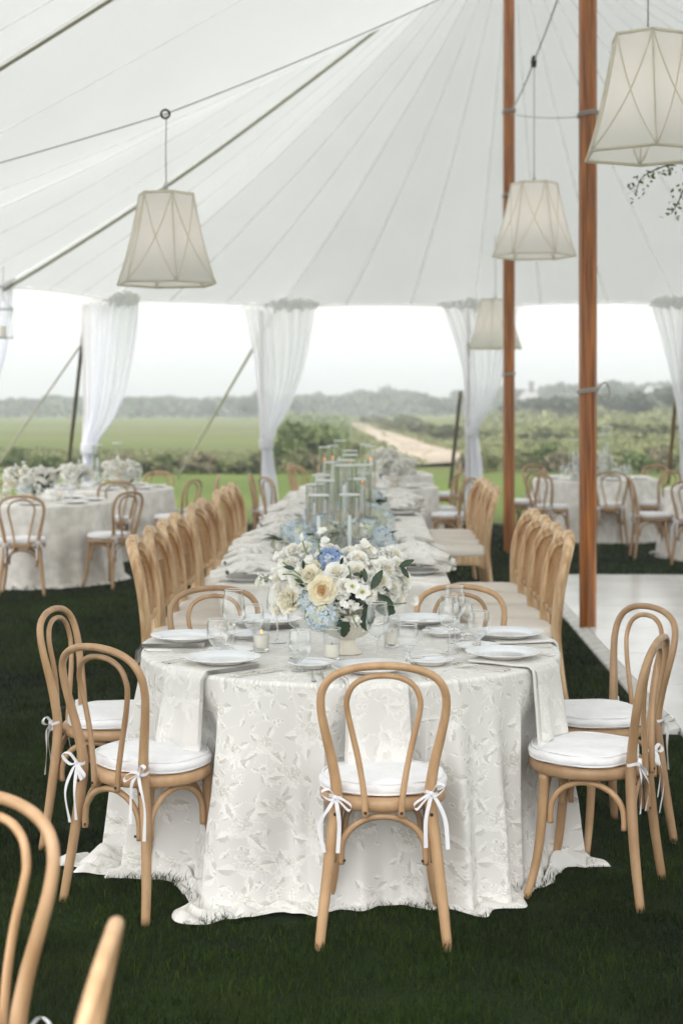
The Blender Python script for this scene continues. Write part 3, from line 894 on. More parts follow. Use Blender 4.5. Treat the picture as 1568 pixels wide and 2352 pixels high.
# sheer curtains gathered at the side poles
def curtain(Y, top_py, tie_py, bot_py, prof, label, amp=0.06, folds=9, seed=0):
    """prof: (py, left px, right px)"""
    zt = EYE - (top_py - YH) / FPX * Y
    x0 = (prof[0][1] + prof[0][2]) / 2
    e = empty('curtain', ((x0 - CX) / FPX * Y, Y, 0), 0, label, 'curtain', 'sheer curtains tied back along the tent edge')
    ps = cr(prof, 10)
    r_ = random.Random(seed)
    ph = [r_.random() * 6 for _ in range(4)]
    rows = []
    def pt(u, v):
        q = v * (len(ps) - 1); k = min(int(q), len(ps) - 2); t = q - k
        py, l_, r2 = ps[k] * (1 - t) + ps[k + 1] * t
        w = (r2 - l_) / FPX * Y
        ratio = min(1, w / ((prof[0][2] - prof[0][1]) / FPX * Y))
        uu = u + 0.035 * math.sin(u * 9 + ph[0] + v * 2)
        uu = min(1, max(0, uu))
        x = (l_ + (r2 - l_) * uu - CX) / FPX * Y
        z = EYE - (py - YH) / FPX * Y
        f = math.sin(u * folds * 2 * PI + ph[1] + 1.2 * math.sin(v * 5 + ph[2])) + .4 * math.sin(u * folds * 1.37 * PI * 2 + ph[3])
        y = f * amp * (1.25 - .5 * ratio) * (0.7 + .3 * min(1, v * 5))
        return (x - e.location.x, y, z)
    MB().grid(pt, 110, 50).build('drape', M['curtain'], e)
    # gathered heading
    w = (prof[0][2] - prof[0][1]) / FPX * Y * 1.04
    def hd(u, v):
        a = v * PI * 1.15 - .2
        rr = (0.055 + .10 * math.sin(PI * u) ** .6) * (0.8 + .28 * mnoise.noise((u * 7 + seed, v * 2.2, 1)))
        pl = (0.030 * math.sin(u * 38 + 6 * v + seed) + .018 * math.sin(u * 71 - 7 * v) + .012 * math.sin(u * 120 + 9 * v)) * math.sin(PI * u)
        return ((u - .5) * w + .02 * math.sin(v * 5), -(rr + pl) * math.sin(a) * 1.1, zt + .03 + (rr + pl) * math.cos(a) * 0.95 + .05 * math.sin(PI * u))
    MB().grid(hd, 150, 18).build('gathered_heading', M['gather'], e)
    # tie band
    py, l_, r2 = min(ps, key=lambda q: abs(q[0] - tie_py))
    cxw = ((l_ + r2) / 2 - CX) / FPX * Y - e.location.x; hw = (r2 - l_) / 2 / FPX * Y + .014
    zz = EYE - (tie_py - YH) / FPX * Y
    g = MB()
    vs_, fs = [], []
    for j, z in enumerate((-.07, -.03, .03, .07)):
        for k in range(20):
            a = 2 * PI * k / 20
            vs_.append((cxw + math.cos(a) * hw * (1.0 if j in (1, 2) else .93), math.sin(a) * (amp * 1.5 + .02), zz + z + .012 * math.sin(a * 3)))
    for j in range(3):
        for k in range(20):
            fs.append((j * 20 + k, j * 20 + (k + 1) % 20, (j + 1) * 20 + (k + 1) % 20, (j + 1) * 20 + k))
    g.add(vs_, fs).build('tieback', M['gather'], e)
    return e
curtain(18.75, 648, 900, 1180, [(648, -62, 33), (700, -60, 31), (780, -55, 24), (850, -50, 8), (900, -40, -8), (940, -38, -12), (1040, -42, -6), (1180, -50, 2)],
        'sheer curtain at the lawn corner of the tent with a glass lantern hanging before it', seed=1)
curtain(21.25, 695, 1030, 1215, [(695, 186, 319), (760, 187, 314), (830, 189, 303), (900, 190, 287), (960, 190, 263), (1005, 189, 232), (1030, 188, 222), (1060, 191, 217), (1120, 190, 220), (1215, 186, 230)],
        'sheer curtain behind the flowers of the far lawn-side table', seed=2)
curtain(22.5, 705, 1018, 1205, [(705, 553, 728), (760, 566, 720), (820, 578, 708), (880, 586, 690), (940, 592, 665), (985, 596, 638), (1018, 597, 627), (1050, 601, 628), (1110, 599, 637), (1160, 597, 641), (1205, 595, 646)],
        'sheer curtain at the middle of the opening behind the far end of the cane chairs', folds=8, seed=3)
curtain(22.55, 703, 990, 1203, [(703, 1006, 1198), (760, 1030, 1186), (830, 1053, 1166), (890, 1062, 1150), (940, 1066, 1128), (970, 1068, 1108), (990, 1069, 1098), (1030, 1069, 1103), (1090, 1068, 1110), (1203, 1060, 1118)],
        'sheer curtain behind the small hanging lamp and rear wooden pole', folds=8, seed=4)
curtain(21.9, 700, 1000, 1215, [(700, 1494, 1640), (760, 1512, 1630), (830, 1532, 1620), (900, 1548, 1612), (960, 1558, 1604), (1000, 1562, 1596), (1050, 1562, 1600), (1215, 1556, 1606)],
        'sheer curtain beyond the far round tables past the front pole', folds=8, seed=5)

# glass lantern hanging by the corner curtain
p = at(8, 735, 17.6)
e = empty('hanging_lantern', p, 0, 'small glass lantern hanging in front of the lawn corner curtain', 'lantern')
MB().lathe([(0.10, -.22), (.11, -.2), (.115, .1), (.10, .16)], 20).build('glass', M['glass'], e)
g = MB()
for z in (-.2, .12):
    g.tube([(.118 * math.cos(k * PI / 10), .118 * math.sin(k * PI / 10), z) for k in range(20)], .005, 5, closed=True)
g.build('ring', M['wire'], e)
MB().tube([(.1, 0, .12), (.0, 0, .24), (-.1, 0, .12)], .004, 5).tube([(0, 0, .24), (0, 0, .6)], .004, 5).build('handle', M['wire'], e)
MB().lathe([(.035, -.2), (.035, -.07), (.0, -.065)], 14).build('candle', M['wax'], e)

# ------------------------------------------------------------------ hanging lampshades
def lamp(loc, rz, label, cord_len, scale=1.0, tilt=(0, 0)):
    e = empty('hanging_lamp', loc, rz, label, 'lamp', 'pleated hexagonal lampshades hung under the tent')
    e.rotation_euler = (tilt[0], tilt[1], rz)
    Hh, rt, rb = 0.62, 0.196, 0.355
    def rad(t):      # t 0 top .. 1 bottom
        return rt + (rb - rt) * (0.72 * t + 0.28 * t ** 2.6)
    def edge(k, t):
        a = PI / 3 * k
        return Vector((rad(t) * math.cos(a), rad(t) * math.sin(a), Hh * (1 - t)))
    for k in range(6):
        g = MB().grid(lambda u, v: edge(k, v).lerp(edge(k + 1, v), u), 2, 12)
        g.build('shade_panel', M['shade'], e)
    def pipe(pts, r=.0075):
        return MB().tube(pts, r, 6)
    for k in range(6):
        MB().tube([edge(k, t / 12) * 1.006 for t in range(13)], .0058, 6).build('edge_trim', M['shade_trim'], e)
        g = MB()
        for s_ in (0, 1):
            pts = []
            for t in range(13):
                u = t / 12 if s_ == 0 else 1 - t / 12
                p_ = edge(k, t / 12).lerp(edge(k + 1, t / 12), u)
                nrm = Vector((math.cos(PI / 3 * (k + .5)), math.sin(PI / 3 * (k + .5)), 0))
                pts.append(p_ + nrm * .003)
            g.tube(pts, .0042, 5)
        g.build('cross_trim', M['shade_trim'], e)
    MB().tube([edge(k, 0) for k in range(6)], .010, 6, closed=True).build('top_trim', M['shade_trim'], e)
    MB().tube([edge(k, 1) for k in range(6)], .010, 6, closed=True).build('bottom_trim', M['shade_trim'], e)
    g = MB()
    for k in range(3):
        g.tube([edge(k, 0.03), (0, 0, Hh - .02)], .004, 5).tube([edge(k + 3, 0.03), (0, 0, Hh - .02)], .004, 5)
    g.tube([(0, 0, Hh - .06), (0, 0, Hh + .05)], .014, 8)
    pts = [(.018 * math.sin(a), 0, Hh + .065 + .018 * math.cos(a)) for a in [2 * PI * k / 12 for k in range(12)]]
    g.tube(pts, .004, 5, closed=True)
    g.build('spider_fitting', M['wire'], e)
    MB().tube([(0, 0, Hh + .08), (.004, 0, Hh + .08 + cord_len * .4), (0, 0, Hh + .08 + cord_len)], .0045, 5).build('cord', M['wire'], e)
    bulbs = MB()
    for k in range(3):
        a = 2.1 * k
        bulbs.lathe([(.0, -.02), (.011, -.014), (.014, 0), (.009, .014), (.0, .018)], 8, (.06 * math.cos(a), .06 * math.sin(a), Hh * .42))
        bulbs.tube([(.06 * math.cos(a), .06 * math.sin(a), Hh * .42 + .015), (0, 0, Hh - .06)], .004, 5)
    bulbs.build('bulbs', M['bulb'], e)
    ld = bpy.data.lights.new('bulb_fill_light', 'POINT'); ld.energy = 0.20; ld.color = (1.0, 0.93, 0.87); ld.shadow_soft_size = 0.09  # real bulbs in the biggest shade; bulbs and glow added in the others
    lo = bpy.data.objects.new('bulb_fill_light', ld); col.objects.link(lo); lo.parent = e; lo.location = (0, 0, Hh * .40)
    return e
def lamp_at(px, bot_py, Y, rz, label, cord_py, tilt=(0, 0)):
    p = at(px, bot_py, Y)
    top = EYE - (cord_py - YH) / FPX * Y
    return lamp(p, rz, label, top - p.z - .70, tilt=tilt)
lamp_at(382, 652, 10.9, -0.04 - PI / 2 - PI / 3 + .35, 'cream hexagonal lampshade hanging alone over the lawn side of the tent', 262)
lamp_at(1226, 588, 13.5, -PI / 2 - PI / 6 - .12, 'cream hexagonal lampshade hanging between the two wooden poles', 145)
lamp_at(1137, 800, 20.2, .25, 'small cream lampshade hanging behind the rear wooden pole', 540)
lamp_at(1487, 356, 8.26, -PI / 2 - .07, 'biggest cream lampshade overlapping the front wooden pole', -420)
# cables the lamps hang from
a = at(380, 262, 10.9)
for p, q, lab in ((a, Vector((-5.35, 13.0, 3.1)), 'thin cable running from the lone lampshade to the tent edge'), (a, Vector((1.82, 11.75, 5.27)), 'thin cable running from the lone lampshade up to the front pole')):
    line('cable', p, q, 0.0048, M['wire'], lab, 'cable', sag=0.05)
tag(MB().tube([Vector((.03 * math.cos(k * PI / 6), 0, .03 * math.sin(k * PI / 6))) for k in range(12)], .008, 6, closed=True).build('cable_ring', M['screw'], None, loc=a), 'steel ring joining cables above the lone lampshade', 'ring')
a = at(1225, 142, 13.5)
line('cable', a, Vector((1.93, 17.95, EYE + 672 / FPX * 18)), 0.007, M['wire'], 'thin cable from the middle lampshade back to the rear pole', 'cable', sag=0.04)
line('cable', a, Vector((1.86, 11.8, 5.46)), 0.007, M['wire'], 'thin cable from the middle lampshade forward to the front pole', 'cable', sag=0.04)
tag(MB().lathe([(.0, -.05), (.022, -.045), (.026, 0), (.016, .05), (.0, .055)], 10).build('cable_clip', M['screw'], None, loc=a), 'dark clip where two cables meet above the middle lampshade', 'clip')
line('cable', (1.86, 11.8, EYE + 664 / FPX * 11.8), (1.93, 18, EYE + 669 / FPX * 18), 0.005, M['wire'], 'faint level cable strung between the two wooden poles', 'cable', sag=0.03)

# leafy sprays hanging beside the big lampshade
def spray(pts_px, Y, label, seed):
    P = [at(x, y, Y) for x, y in pts_px]
    o0 = P[0]
    e = empty('leafy_branch', o0, 0, label, 'branch')
    pts = [Vector(p) for p in cr([tuple(p - o0) for p in P], 6)]
    MB().tube(pts, [.006 * (1 - .7 * i / len(pts)) + .001 for i in range(len(pts))], 5).build('twig', M['bark'], e)
    r_ = random.Random(seed)
    g = MB(); 
    for i in range(2, len(pts)):
        for q in range(3):
            c = pts[i] + Vector((r_.uniform(-.05, .05), r_.uniform(-.06, .06), r_.uniform(-.05, .03)))
            d = Vector((r_.uniform(-1, 1), r_.uniform(-1, 1), r_.uniform(-1, .3))).normalized(); w = d.cross(Vector((r_.uniform(-1, 1), r_.uniform(-1, 1), r_.uniform(-1, 1)))).normalized()
            L = r_.uniform(.022, .042)
            g.add([c, c + d * L * .5 + w * L * .28, c + d * L, c + d * L * .5 - w * L * .28], [(0, 1, 2, 3)])
    tag(g.build('leaves', M['bush_a'], e), kind='stuff')
spray([(1640, 340), (1590, 372), (1545, 376), (1500, 392), (1470, 412), (1458, 450)], 9.6, 'leafy spray drooping toward the front pole under the biggest lampshade', 1)
spray([(1660, 330), (1605, 400), (1572, 430), (1556, 465), (1540, 492)], 9.4, 'leafy spray hanging straight down beyond the biggest lampshade', 2)

# ------------------------------------------------------------------ dance floor
fl = empty('dance_floor', (1.66, 8.0, 0), -0.0256)
tag(fl, 'glossy white panelled dance floor', kind='structure')
pw, pd = 1.22, 1.22
r_ = random.Random(4)
LX, LY = 6, 6
MB().box((LX * pw / 2 + .08, LY * pd / 2 + .08, .008), (LX * pw + .02, LY * pd + .02, .016)).build('underlay', M['gap'], fl, False)
pm = []
def panel_mesh():
    x, y, z, b = pw / 2 - .004, pd / 2 - .004, .036, .004
    g = MB()
    v = [(-x, -y, .002), (x, -y, .002), (x, y, .002), (-x, y, .002), (-x, -y, z - b), (x, -y, z - b), (x, y, z - b), (-x, y, z - b), (-x + b, -y + b, z), (x - b, -y + b, z), (x - b, y - b, z), (-x + b, y - b, z)]
    g.add(v, [(0, 1, 5, 4), (1, 2, 6, 5), (2, 3, 7, 6), (3, 0, 4, 7), (4, 5, 9, 8), (5, 6, 10, 9), (6, 7, 11, 10), (7, 4, 8, 11), (8, 9, 10, 11)])
    return g.mesh('floor_panel', M['floor'], False)
pme = panel_mesh()
for i in range(LX):
    for j in range(LY):
        link('floor_panel', pme, fl, loc=(.08 + pw * (i + .5), .08 + pd * (j + .5), r_.uniform(-.0008, .0008)))
def edging(a, b, out_, w=.085):
    a, b = Vector(a), Vector(b); o_ = Vector(out_) * w
    g = MB()
    up = Vector((0, 0, .037))
    g.add([a + o_ * 1 + Vector((0, 0, .002)), b + o_ + Vector((0, 0, .002)), b + up, a + up, a + o_ * .92 + Vector((0, 0, .012)), b + o_ * .92 + Vector((0, 0, .012)), a, b], [(0, 1, 5, 4), (4, 5, 2, 3), (3, 2, 7, 6), (0, 4, 3, 6), (1, 7, 2, 5)])
    return g.build('edging_strip', M['floor_edge'], fl, False)
for j in range(LY):
    edging((.078, .08 + pd * j + .003, 0), (.078, .08 + pd * (j + 1) - .003, 0), (-1, 0, 0))
for i in range(LX):
    edging((.08 + pw * i + .003, .078, 0), (.08 + pw * (i + 1) - .003, .078, 0), (0, -1, 0))
    edging((.08 + pw * i + .003, .082 + pd * LY, 0), (.08 + pw * (i + 1) - .003, .082 + pd * LY, 0), (0, 1, 0))

# ------------------------------------------------------------------ bentwood chair (front is +Y, origin under the seat on the ground)
def sym(half):
    """half: points from the foot (x>0) up to the middle (x=0); returns the full path, left foot to right foot"""
    return [(-p[0], p[1], p[2], *p[3:]) for p in half] + [p for p in reversed(half[:-1])]

def bow(g, c, sgn, seed):
    r_ = random.Random(seed)
    c = Vector(c)
    # band round the post
    g.strip([c + Vector((.0205 * math.cos(a), .0205 * math.sin(a) + .018, .004 * math.sin(a * 2))) for a in [2 * PI * k / 14 for k in range(15)]], [(0, 0, 1)] * 15, .011)
    for s_ in (-1, 1):           # loops
        L = r_.uniform(.040, .055); up = r_.uniform(.004, .028) if s_ == sgn else r_.uniform(-.035, -.01)
        path = [(0, 0, 0), (s_ * L * .45, -.012, up * .7 + .012), (s_ * L, -.016, up), (s_ * L * .85, -.02, up - .014), (s_ * L * .35, -.014, up * .2 - .010), (0, -.002, -.001)]
        pts = [c + Vector(tuple(p)) for p in cr(path, 5)]
        g.strip(pts, [(.15 * s_, .9, .35)] * len(pts), .013)
    for s_ in (-1, 1):           # tails
        L = r_.uniform(.15, .24); dx = s_ * r_.uniform(.012, .045)
        path = [(0, 0, 0), (dx * .5, -.014, -.03), (dx * r_.uniform(.8, 1.4), -.012 + r_.uniform(-.02, .01), -L * .5), (dx * r_.uniform(.6, 1.2), -.016, -L)]
        pts = [c + Vector(tuple(p)) for p in cr(path, 6)]
        dirs = [(1, .25 * math.sin(k * .5 + seed), .1) for k in range(len(pts))]
        g.strip(pts, dirs, .013)
    kn = []
    for k in range(5):
        kn.append((.0085 * math.sin(PI * k / 4) + .0005, -.008 + .016 * k / 4))
    g.lathe([(r, z) for r, z in kn], 8, tuple(c + Vector((0, -.004, 0))))

def bentwood(wood, name='bentwood_chair', ties=True):
    e = empty(name)
    hp = [(.200, -.225, 0, .0155), (.184, -.205, .15, .0170), (.166, -.190, .30, .0185), (.151, -.182, .42, .0190), (.147, -.183, .49, .0180), (.160, -.193, .58, .0165), (.180, -.207, .67, .0150), (.1945, -.222, .75, .0138),
          (.190, -.236, .812, .0132), (.158, -.247, .857, .0128), (.092, -.254, .884, .0126), (0, -.257, .893, .0126)]
    full = cr(sym(hp), 5)
    MB().tube([p[:3] for p in full], [p[3] for p in full], 12).build('back_frame', wood, e)
    ih = [(.056, -.214, .412, .0100), (.060, -.2135, .48, .0100), (.076, -.212, .58, .0098), (.096, -.214, .67, .0096), (.1125, -.222, .745, .0094), (.1135, -.229, .785, .0094), (.094, -.236, .828, .0094), (.052, -.241, .853, .0094), (0, -.2425, .860, .0094)]
    full = cr(sym(ih), 5)
    MB().tube([p[:3] for p in full], [p[3] for p in full], 10).build('inner_hoop', wood, e)
    MB().lathe([(.0, .422), (.14, .422), (.196, .423), (.203, .428), (.206, .440), (.204, .456), (.197, .463), (.15, .464), (.0, .464)], 40).build('seat', wood, e, auto=50)
    for s_ in (-1, 1):
        lp = cr([(s_ * .150, .118, .424, .0175), (s_ * .151, .122, .34, .0175), (s_ * .155, .130, .22, .0165), (s_ * .166, .145, .11, .0155), (s_ * .187, .172, 0, .0140)], 5)
        MB().tube([p[:3] for p in lp], [p[3] for p in lp], 10).build('leg', wood, e)
    def brace(a, b):
        a, b = Vector((*a, 0)), Vector((*b, 0)); m_ = (a + b) / 2
        d = (b - a); L = d.length; d.normalize()
        hw = L / 2 - .026
        path = [(-hw, .258), (-hw, .30), (-hw * .93, .340), (-hw * .70, .378), (-hw * .36, .401), (0, .408), (hw * .36, .401), (hw * .70, .378), (hw * .93, .340), (hw, .30), (hw, .258)]
        pts = [m_ + d * x + Vector((0, 0, z)) for x, z in [tuple(q) for q in cr(path, 4)]]
        MB().tube(pts, .0105, 9).build('brace', wood, e)
    rl, rr, f_l, f_r = (-.158, -.186), (.158, -.186), (-.151, .122), (.151, .122)
    for a, b in ((rl, rr), (f_l, f_r), (rl, f_l), (rr, f_r)):
        brace(a, b)
    g = MB()
    def scr(c, r=.0055):
        g.lathe([(.0, -.003), (r, -.003), (r * .9, .001), (.0, .0015)], 10)
        o = len(g.v) - 40
        for i in range(o, len(g.v)):
            x, y, z = g.v[i]; g.v[i] = (x + c[0], -z + c[1], y + c[2])
    for s_ in (-1, 1):
        scr((s_ * .1505, -.2015, .418), .0062); scr((s_ * .0565, -.2245, .428)); scr((s_ * .122, -.1975, .272), .0045)
    g.build('screws', M['screw'], e)
    def cu(u, v):
        a = u * 2 * PI
        prof = [(0.0, .516), (.06, .5165), (.12, .515), (.165, .5115), (.193, .505), (.207, .494), (.209, .484), (.204, .4725), (.19, .4655)]
        q = v * (len(prof) - 1); k = min(int(q), len(prof) - 2); t = q - k
        r = prof[k][0] + (prof[k + 1][0] - prof[k][0]) * t; z = prof[k][1] + (prof[k + 1][1] - prof[k][1]) * t
        x, y = r * math.cos(a), r * math.sin(a)
        w = .009 * mnoise.noise((x * 9, y * 9, 3)) + .0045 * mnoise.noise((x * 24, y * 17, 5)) + .003 * math.sin(a * 11 + r * 40) * max(0, -y * 5)
        if y < -.12: y = -.12 + (y + .12) * .62
        return (x * 1.0, y, z + w * min(1, r / .1 + .3) * (1 if v < .7 else .3))
    c = MB().grid(cu, 48, 16, closeu=True).build('cushion', M['cushion'], e)
    g = MB()
    for z, r in ((.5035, .1955), (.4715, .2035)):
        pts = []
        for k in range(48):
            a = 2 * PI * k / 48; y = r * math.sin(a)
            if y < -.12: y = -.12 + (y + .12) * .62
            pts.append((r * math.cos(a), y, z + .002 * math.sin(a * 5) + .002))
        g.tube(pts, .0036, 6, closed=True)
    g.build('piping', M['cushion'], c)
    if ties:
        for s_ in (-1, 1):
            g = MB()
            bow(g, (s_ * .150, -.206, .478), s_, 3 + s_)
            g.build('tie_ribbon', M['ribbon'], e)
    return e

CH_CAT = 'chair'
proto = bentwood(M['bent'])
proto_pale = None
_first = [True]
def chair(x, y, fx, fy, label, group=None):
    if _first[0]:
        o = proto; _first[0] = False
        o.location = (x, y, 0); o.rotation_euler = (0, 0, face(fx, fy))
        o['label'] = label
        if group: o['group'] = group
    else:
        o = dup(proto, (x, y, 0), face(fx, fy), label, group)
        if 'group' in o and not group: del o['group']
    o['category'] = 'chair'
    return o

TC = Vector((0.035, 6.04, 0)); TR = 0.80
G1 = 'bentwood chairs round the front round table'
MAIN = [  # seat centre, facing
    (0.135, 5.105, 0.02, 1.0, 'bentwood chair with its back to us before the floral tablecloth, white cushion tied on'),
    (-0.655, 5.415, .62, .78, 'bentwood chair turned toward the front round table before the puddled end of its cloth'),
    (-0.885, 6.14, .985, -.17, 'bentwood chair on the dark lawn side of the front round table, set behind another'),
    (0.865, 5.515, -.93, .37, 'bentwood chair seen side-on at the front round table, hanging napkin touching its cushion'),
    (1.0, 6.16, -.90, -.42, 'bentwood chair of the front round table standing beside the dance floor edging'),
    (-0.50, 6.66, .25, -.97, 'bentwood chair across the front round table, its hoop rising behind clear glasses beside cane chairs'),
    (0.475, 6.72, -.22, -.97, 'bentwood chair across the front round table, hoop rising behind plates toward the dance floor'),
]
bow_seed = 20
for x, y, fx, fy, lab in MAIN:
    o = chair(x, y, fx, fy, lab, G1)
    for ch in o.children:                      # every bow is tied by hand
        if ch.name.startswith('tie_ribbon'):
            sg = -1 if ch.data.vertices[0].co.x < 0 else 1
            g = MB(); bow_seed += 1
            bow(g, (sg * .150, -.206, .478 + RND.uniform(-.006, .012)), sg, bow_seed)
            ch.data = g.mesh('tie_ribbon', M['ribbon'])
chair(-.862, 3.02, -.66, -.75, 'blurred bentwood chair close to the camera showing one curved side of its double hoop')
chair(-.605, 2.36, -1.0, -.03, 'blurred bentwood chair lowest in view, its hoop seen edge-on as a single leaning rod')

# ------------------------------------------------------------------ upholstered cane-back chair
def cane_chair():
    e = empty('cane_chair')
    w = M['cane_wood']
    fr = [(.205, -.285, 0, .018), (.198, -.245, .22, .021), (.190, -.222, .42, .025), (.190, -.218, .50, .029), (.210, -.222, .60, .030), (.232, -.232, .71, .030), (.234, -.248, .80, .030), (.205, -.274, .89, .030), (.135, -.300, .95, .031), (.06, -.314, .971, .031), (0, -.317, .975, .031)]
    full = cr(sym(fr), 5)
    MB().tube([p[:3] for p in full], [p[3] for p in full], 6, sx=1.2).build('back_frame', w, e, auto=30)
    ml = [(p[0] * (1 - .030 / max(p[0], .05)) if p[0] > .05 else p[0], p[1] + .004, p[2] - (.028 if p[2] > .93 else 0)) for p in fr[4:]]
    full = cr(sym(ml), 5)
    MB().tube(full, .011, 6).build('moulding', w, e)
    r_ = cr([(-.20, -.218, .585), (-.1, -.236, .555), (0, -.242, .565), (.1, -.236, .555), (.20, -.218, .585)], 5)
    MB().tube(r_, .020, 6, sx=1.2).build('back_rail', w, e)
    # woven cane: strips across and down
    def hw_at(z):
        pts = [(p[2], p[0], p[1]) for p in fr[3:]]
        for (za, xa, ya), (zb, xb, yb) in zip(pts, pts[1:]):
            if za <= z <= zb:
                t = (z - za) / (zb - za); return xa + (xb - xa) * t, ya + (yb - ya) * t
        return .02, -.30
    def cane_y(x, hw, y, z):
        return y - (.012 + .03 * max(0, (z - .6) / .37)) * (1 - (x / hw) ** 2) + .004
    g = MB()
    z = .575
    while z < .955:
        hw, y = hw_at(z); hw -= .02
        if hw > .03:
            vs_, fs = [], []
            for k in range(9):
                x = hw * (k / 4 - 1)
                yy = cane_y(x, hw + .02, y, z)
                vs_ += [(x, yy, z), (x, yy - .004, z + .0045), (x, yy, z + .009)]
            for k in range(8):
                fs += [(3 * k, 3 * k + 3, 3 * k + 4, 3 * k + 1), (3 * k + 1, 3 * k + 4, 3 * k + 5, 3 * k + 2)]
            g.add(vs_, fs)
        z += .0125
    for k in range(-10, 11):
        x = k * .02
        pts = [(x, cane_y(x, hw_at(q)[0], hw_at(q)[1], q) + .003, q) for q in [.575 + i * .02 for i in range(20)] if hw_at(q)[0] - .022 > abs(x)]
        if len(pts) > 2:
            g.strip(pts, [(1, 0, 0)] * len(pts), .006)
    g.build('cane_panel', M['cane'], e, smooth=False)
    def rr(u, hw_f, hw_b, d, z, r=.05):
        a = u * 2 * PI
        c, s = math.cos(a), math.sin(a)
        n_ = .32
        x = math.copysign(abs(c) ** n_, c); y = math.copysign(abs(s) ** n_, s)
        hwid = hw_b + (hw_f - hw_b) * (y + 1) / 2
        return (x * hwid, y * d, z)
    def apron(u, v):
        z = [.335, .345, .40, .425, .43][min(4, int(v * 4 + .5))]
        k = [.97, 1, 1, 1, .97][min(4, int(v * 4 + .5))]
        if v * 4 < 1.2: z += .02 * math.cos(u * 2 * PI * 4)
        x, y, _ = rr(u, .235 * k, .20 * k, .225 * k, z)
        return (x, y, z)
    MB().grid(apron, 48, 4, closeu=True).build('apron', w, e, auto=40)
    def seat(u, v):
        prof = [(1.0, .43), (1.02, .445), (1.015, .47), (.97, .488), (.85, .497), (.5, .504), (0.001, .506)]
        k = min(6, int(v * 6 + .5))
        x, y, z = rr(u, .232 * prof[k][0], .20 * prof[k][0], .222 * prof[k][0], prof[k][1])
        return (x, y, z)
    st = MB().grid(seat, 40, 6, closeu=True).build('seat', M['linen_seat'], e)
    pts = [rr(k / 48, .237, .205, .227, .448) for k in range(48)]
    MB().tube(pts, .005, 5, closed=True).build('piping', M['linen_seat'], st)
    for s_ in (-1, 1):
        g = MB().lathe([(.009, 0), (.016, .02), (.013, .03), (.020, .27), (.024, .29), (.020, .30), (.026, .32), (.027, .36)], 12, (s_ * .195, .185, 0))
        g.build('leg', w, e)
    return e
cp = cane_chair()
cp['category'] = 'chair'
cp['group'] = 'cane-backed chairs along the long table'
AX = 0.0225
def lx(x, y): return x + AX * (y - 8.2)
LYS = [8.36, 8.97, 9.52, 10.04, 11.04, 11.62, 12.78, 13.36, 13.98]
RYS = [8.66, 9.22, 9.86, 10.46]
RYF = [13.35, 13.95, 14.5, 15.0]
spots = []
lawnw = ['first', 'second', 'third', 'fourth', 'fifth', 'sixth', 'seventh', 'eighth', 'last']
for i, y in enumerate(LYS):
    spots.append((lx(-0.80, y) , y, 1, -.05, f'limed cane-backed chair, {lawnw[i]} in the long row on the lawn side'))
for i, y in enumerate(RYS):
    spots.append((lx(0.925, y), y, -1, -.05, 'limed cane-backed chair, %s of the near four on the dance floor side' % ('first', 'second', 'third', 'last')[i]))
for i, y in enumerate(RYF):
    spots.append((lx(0.89, y), y, -1, -.05, 'limed cane-backed chair, %s of the four beyond the gap on the dance floor side' % ('first', 'second', 'third', 'last')[i]))
for i, (x, y, fx, fy, lab) in enumerate(spots):
    j = RND.uniform(-.09, .09)
    o = cp if i == 0 else dup(cp)
    o.location = (x, y, 0); o.rotation_euler = (0, 0, face(fx, fy + j)); o['label'] = lab

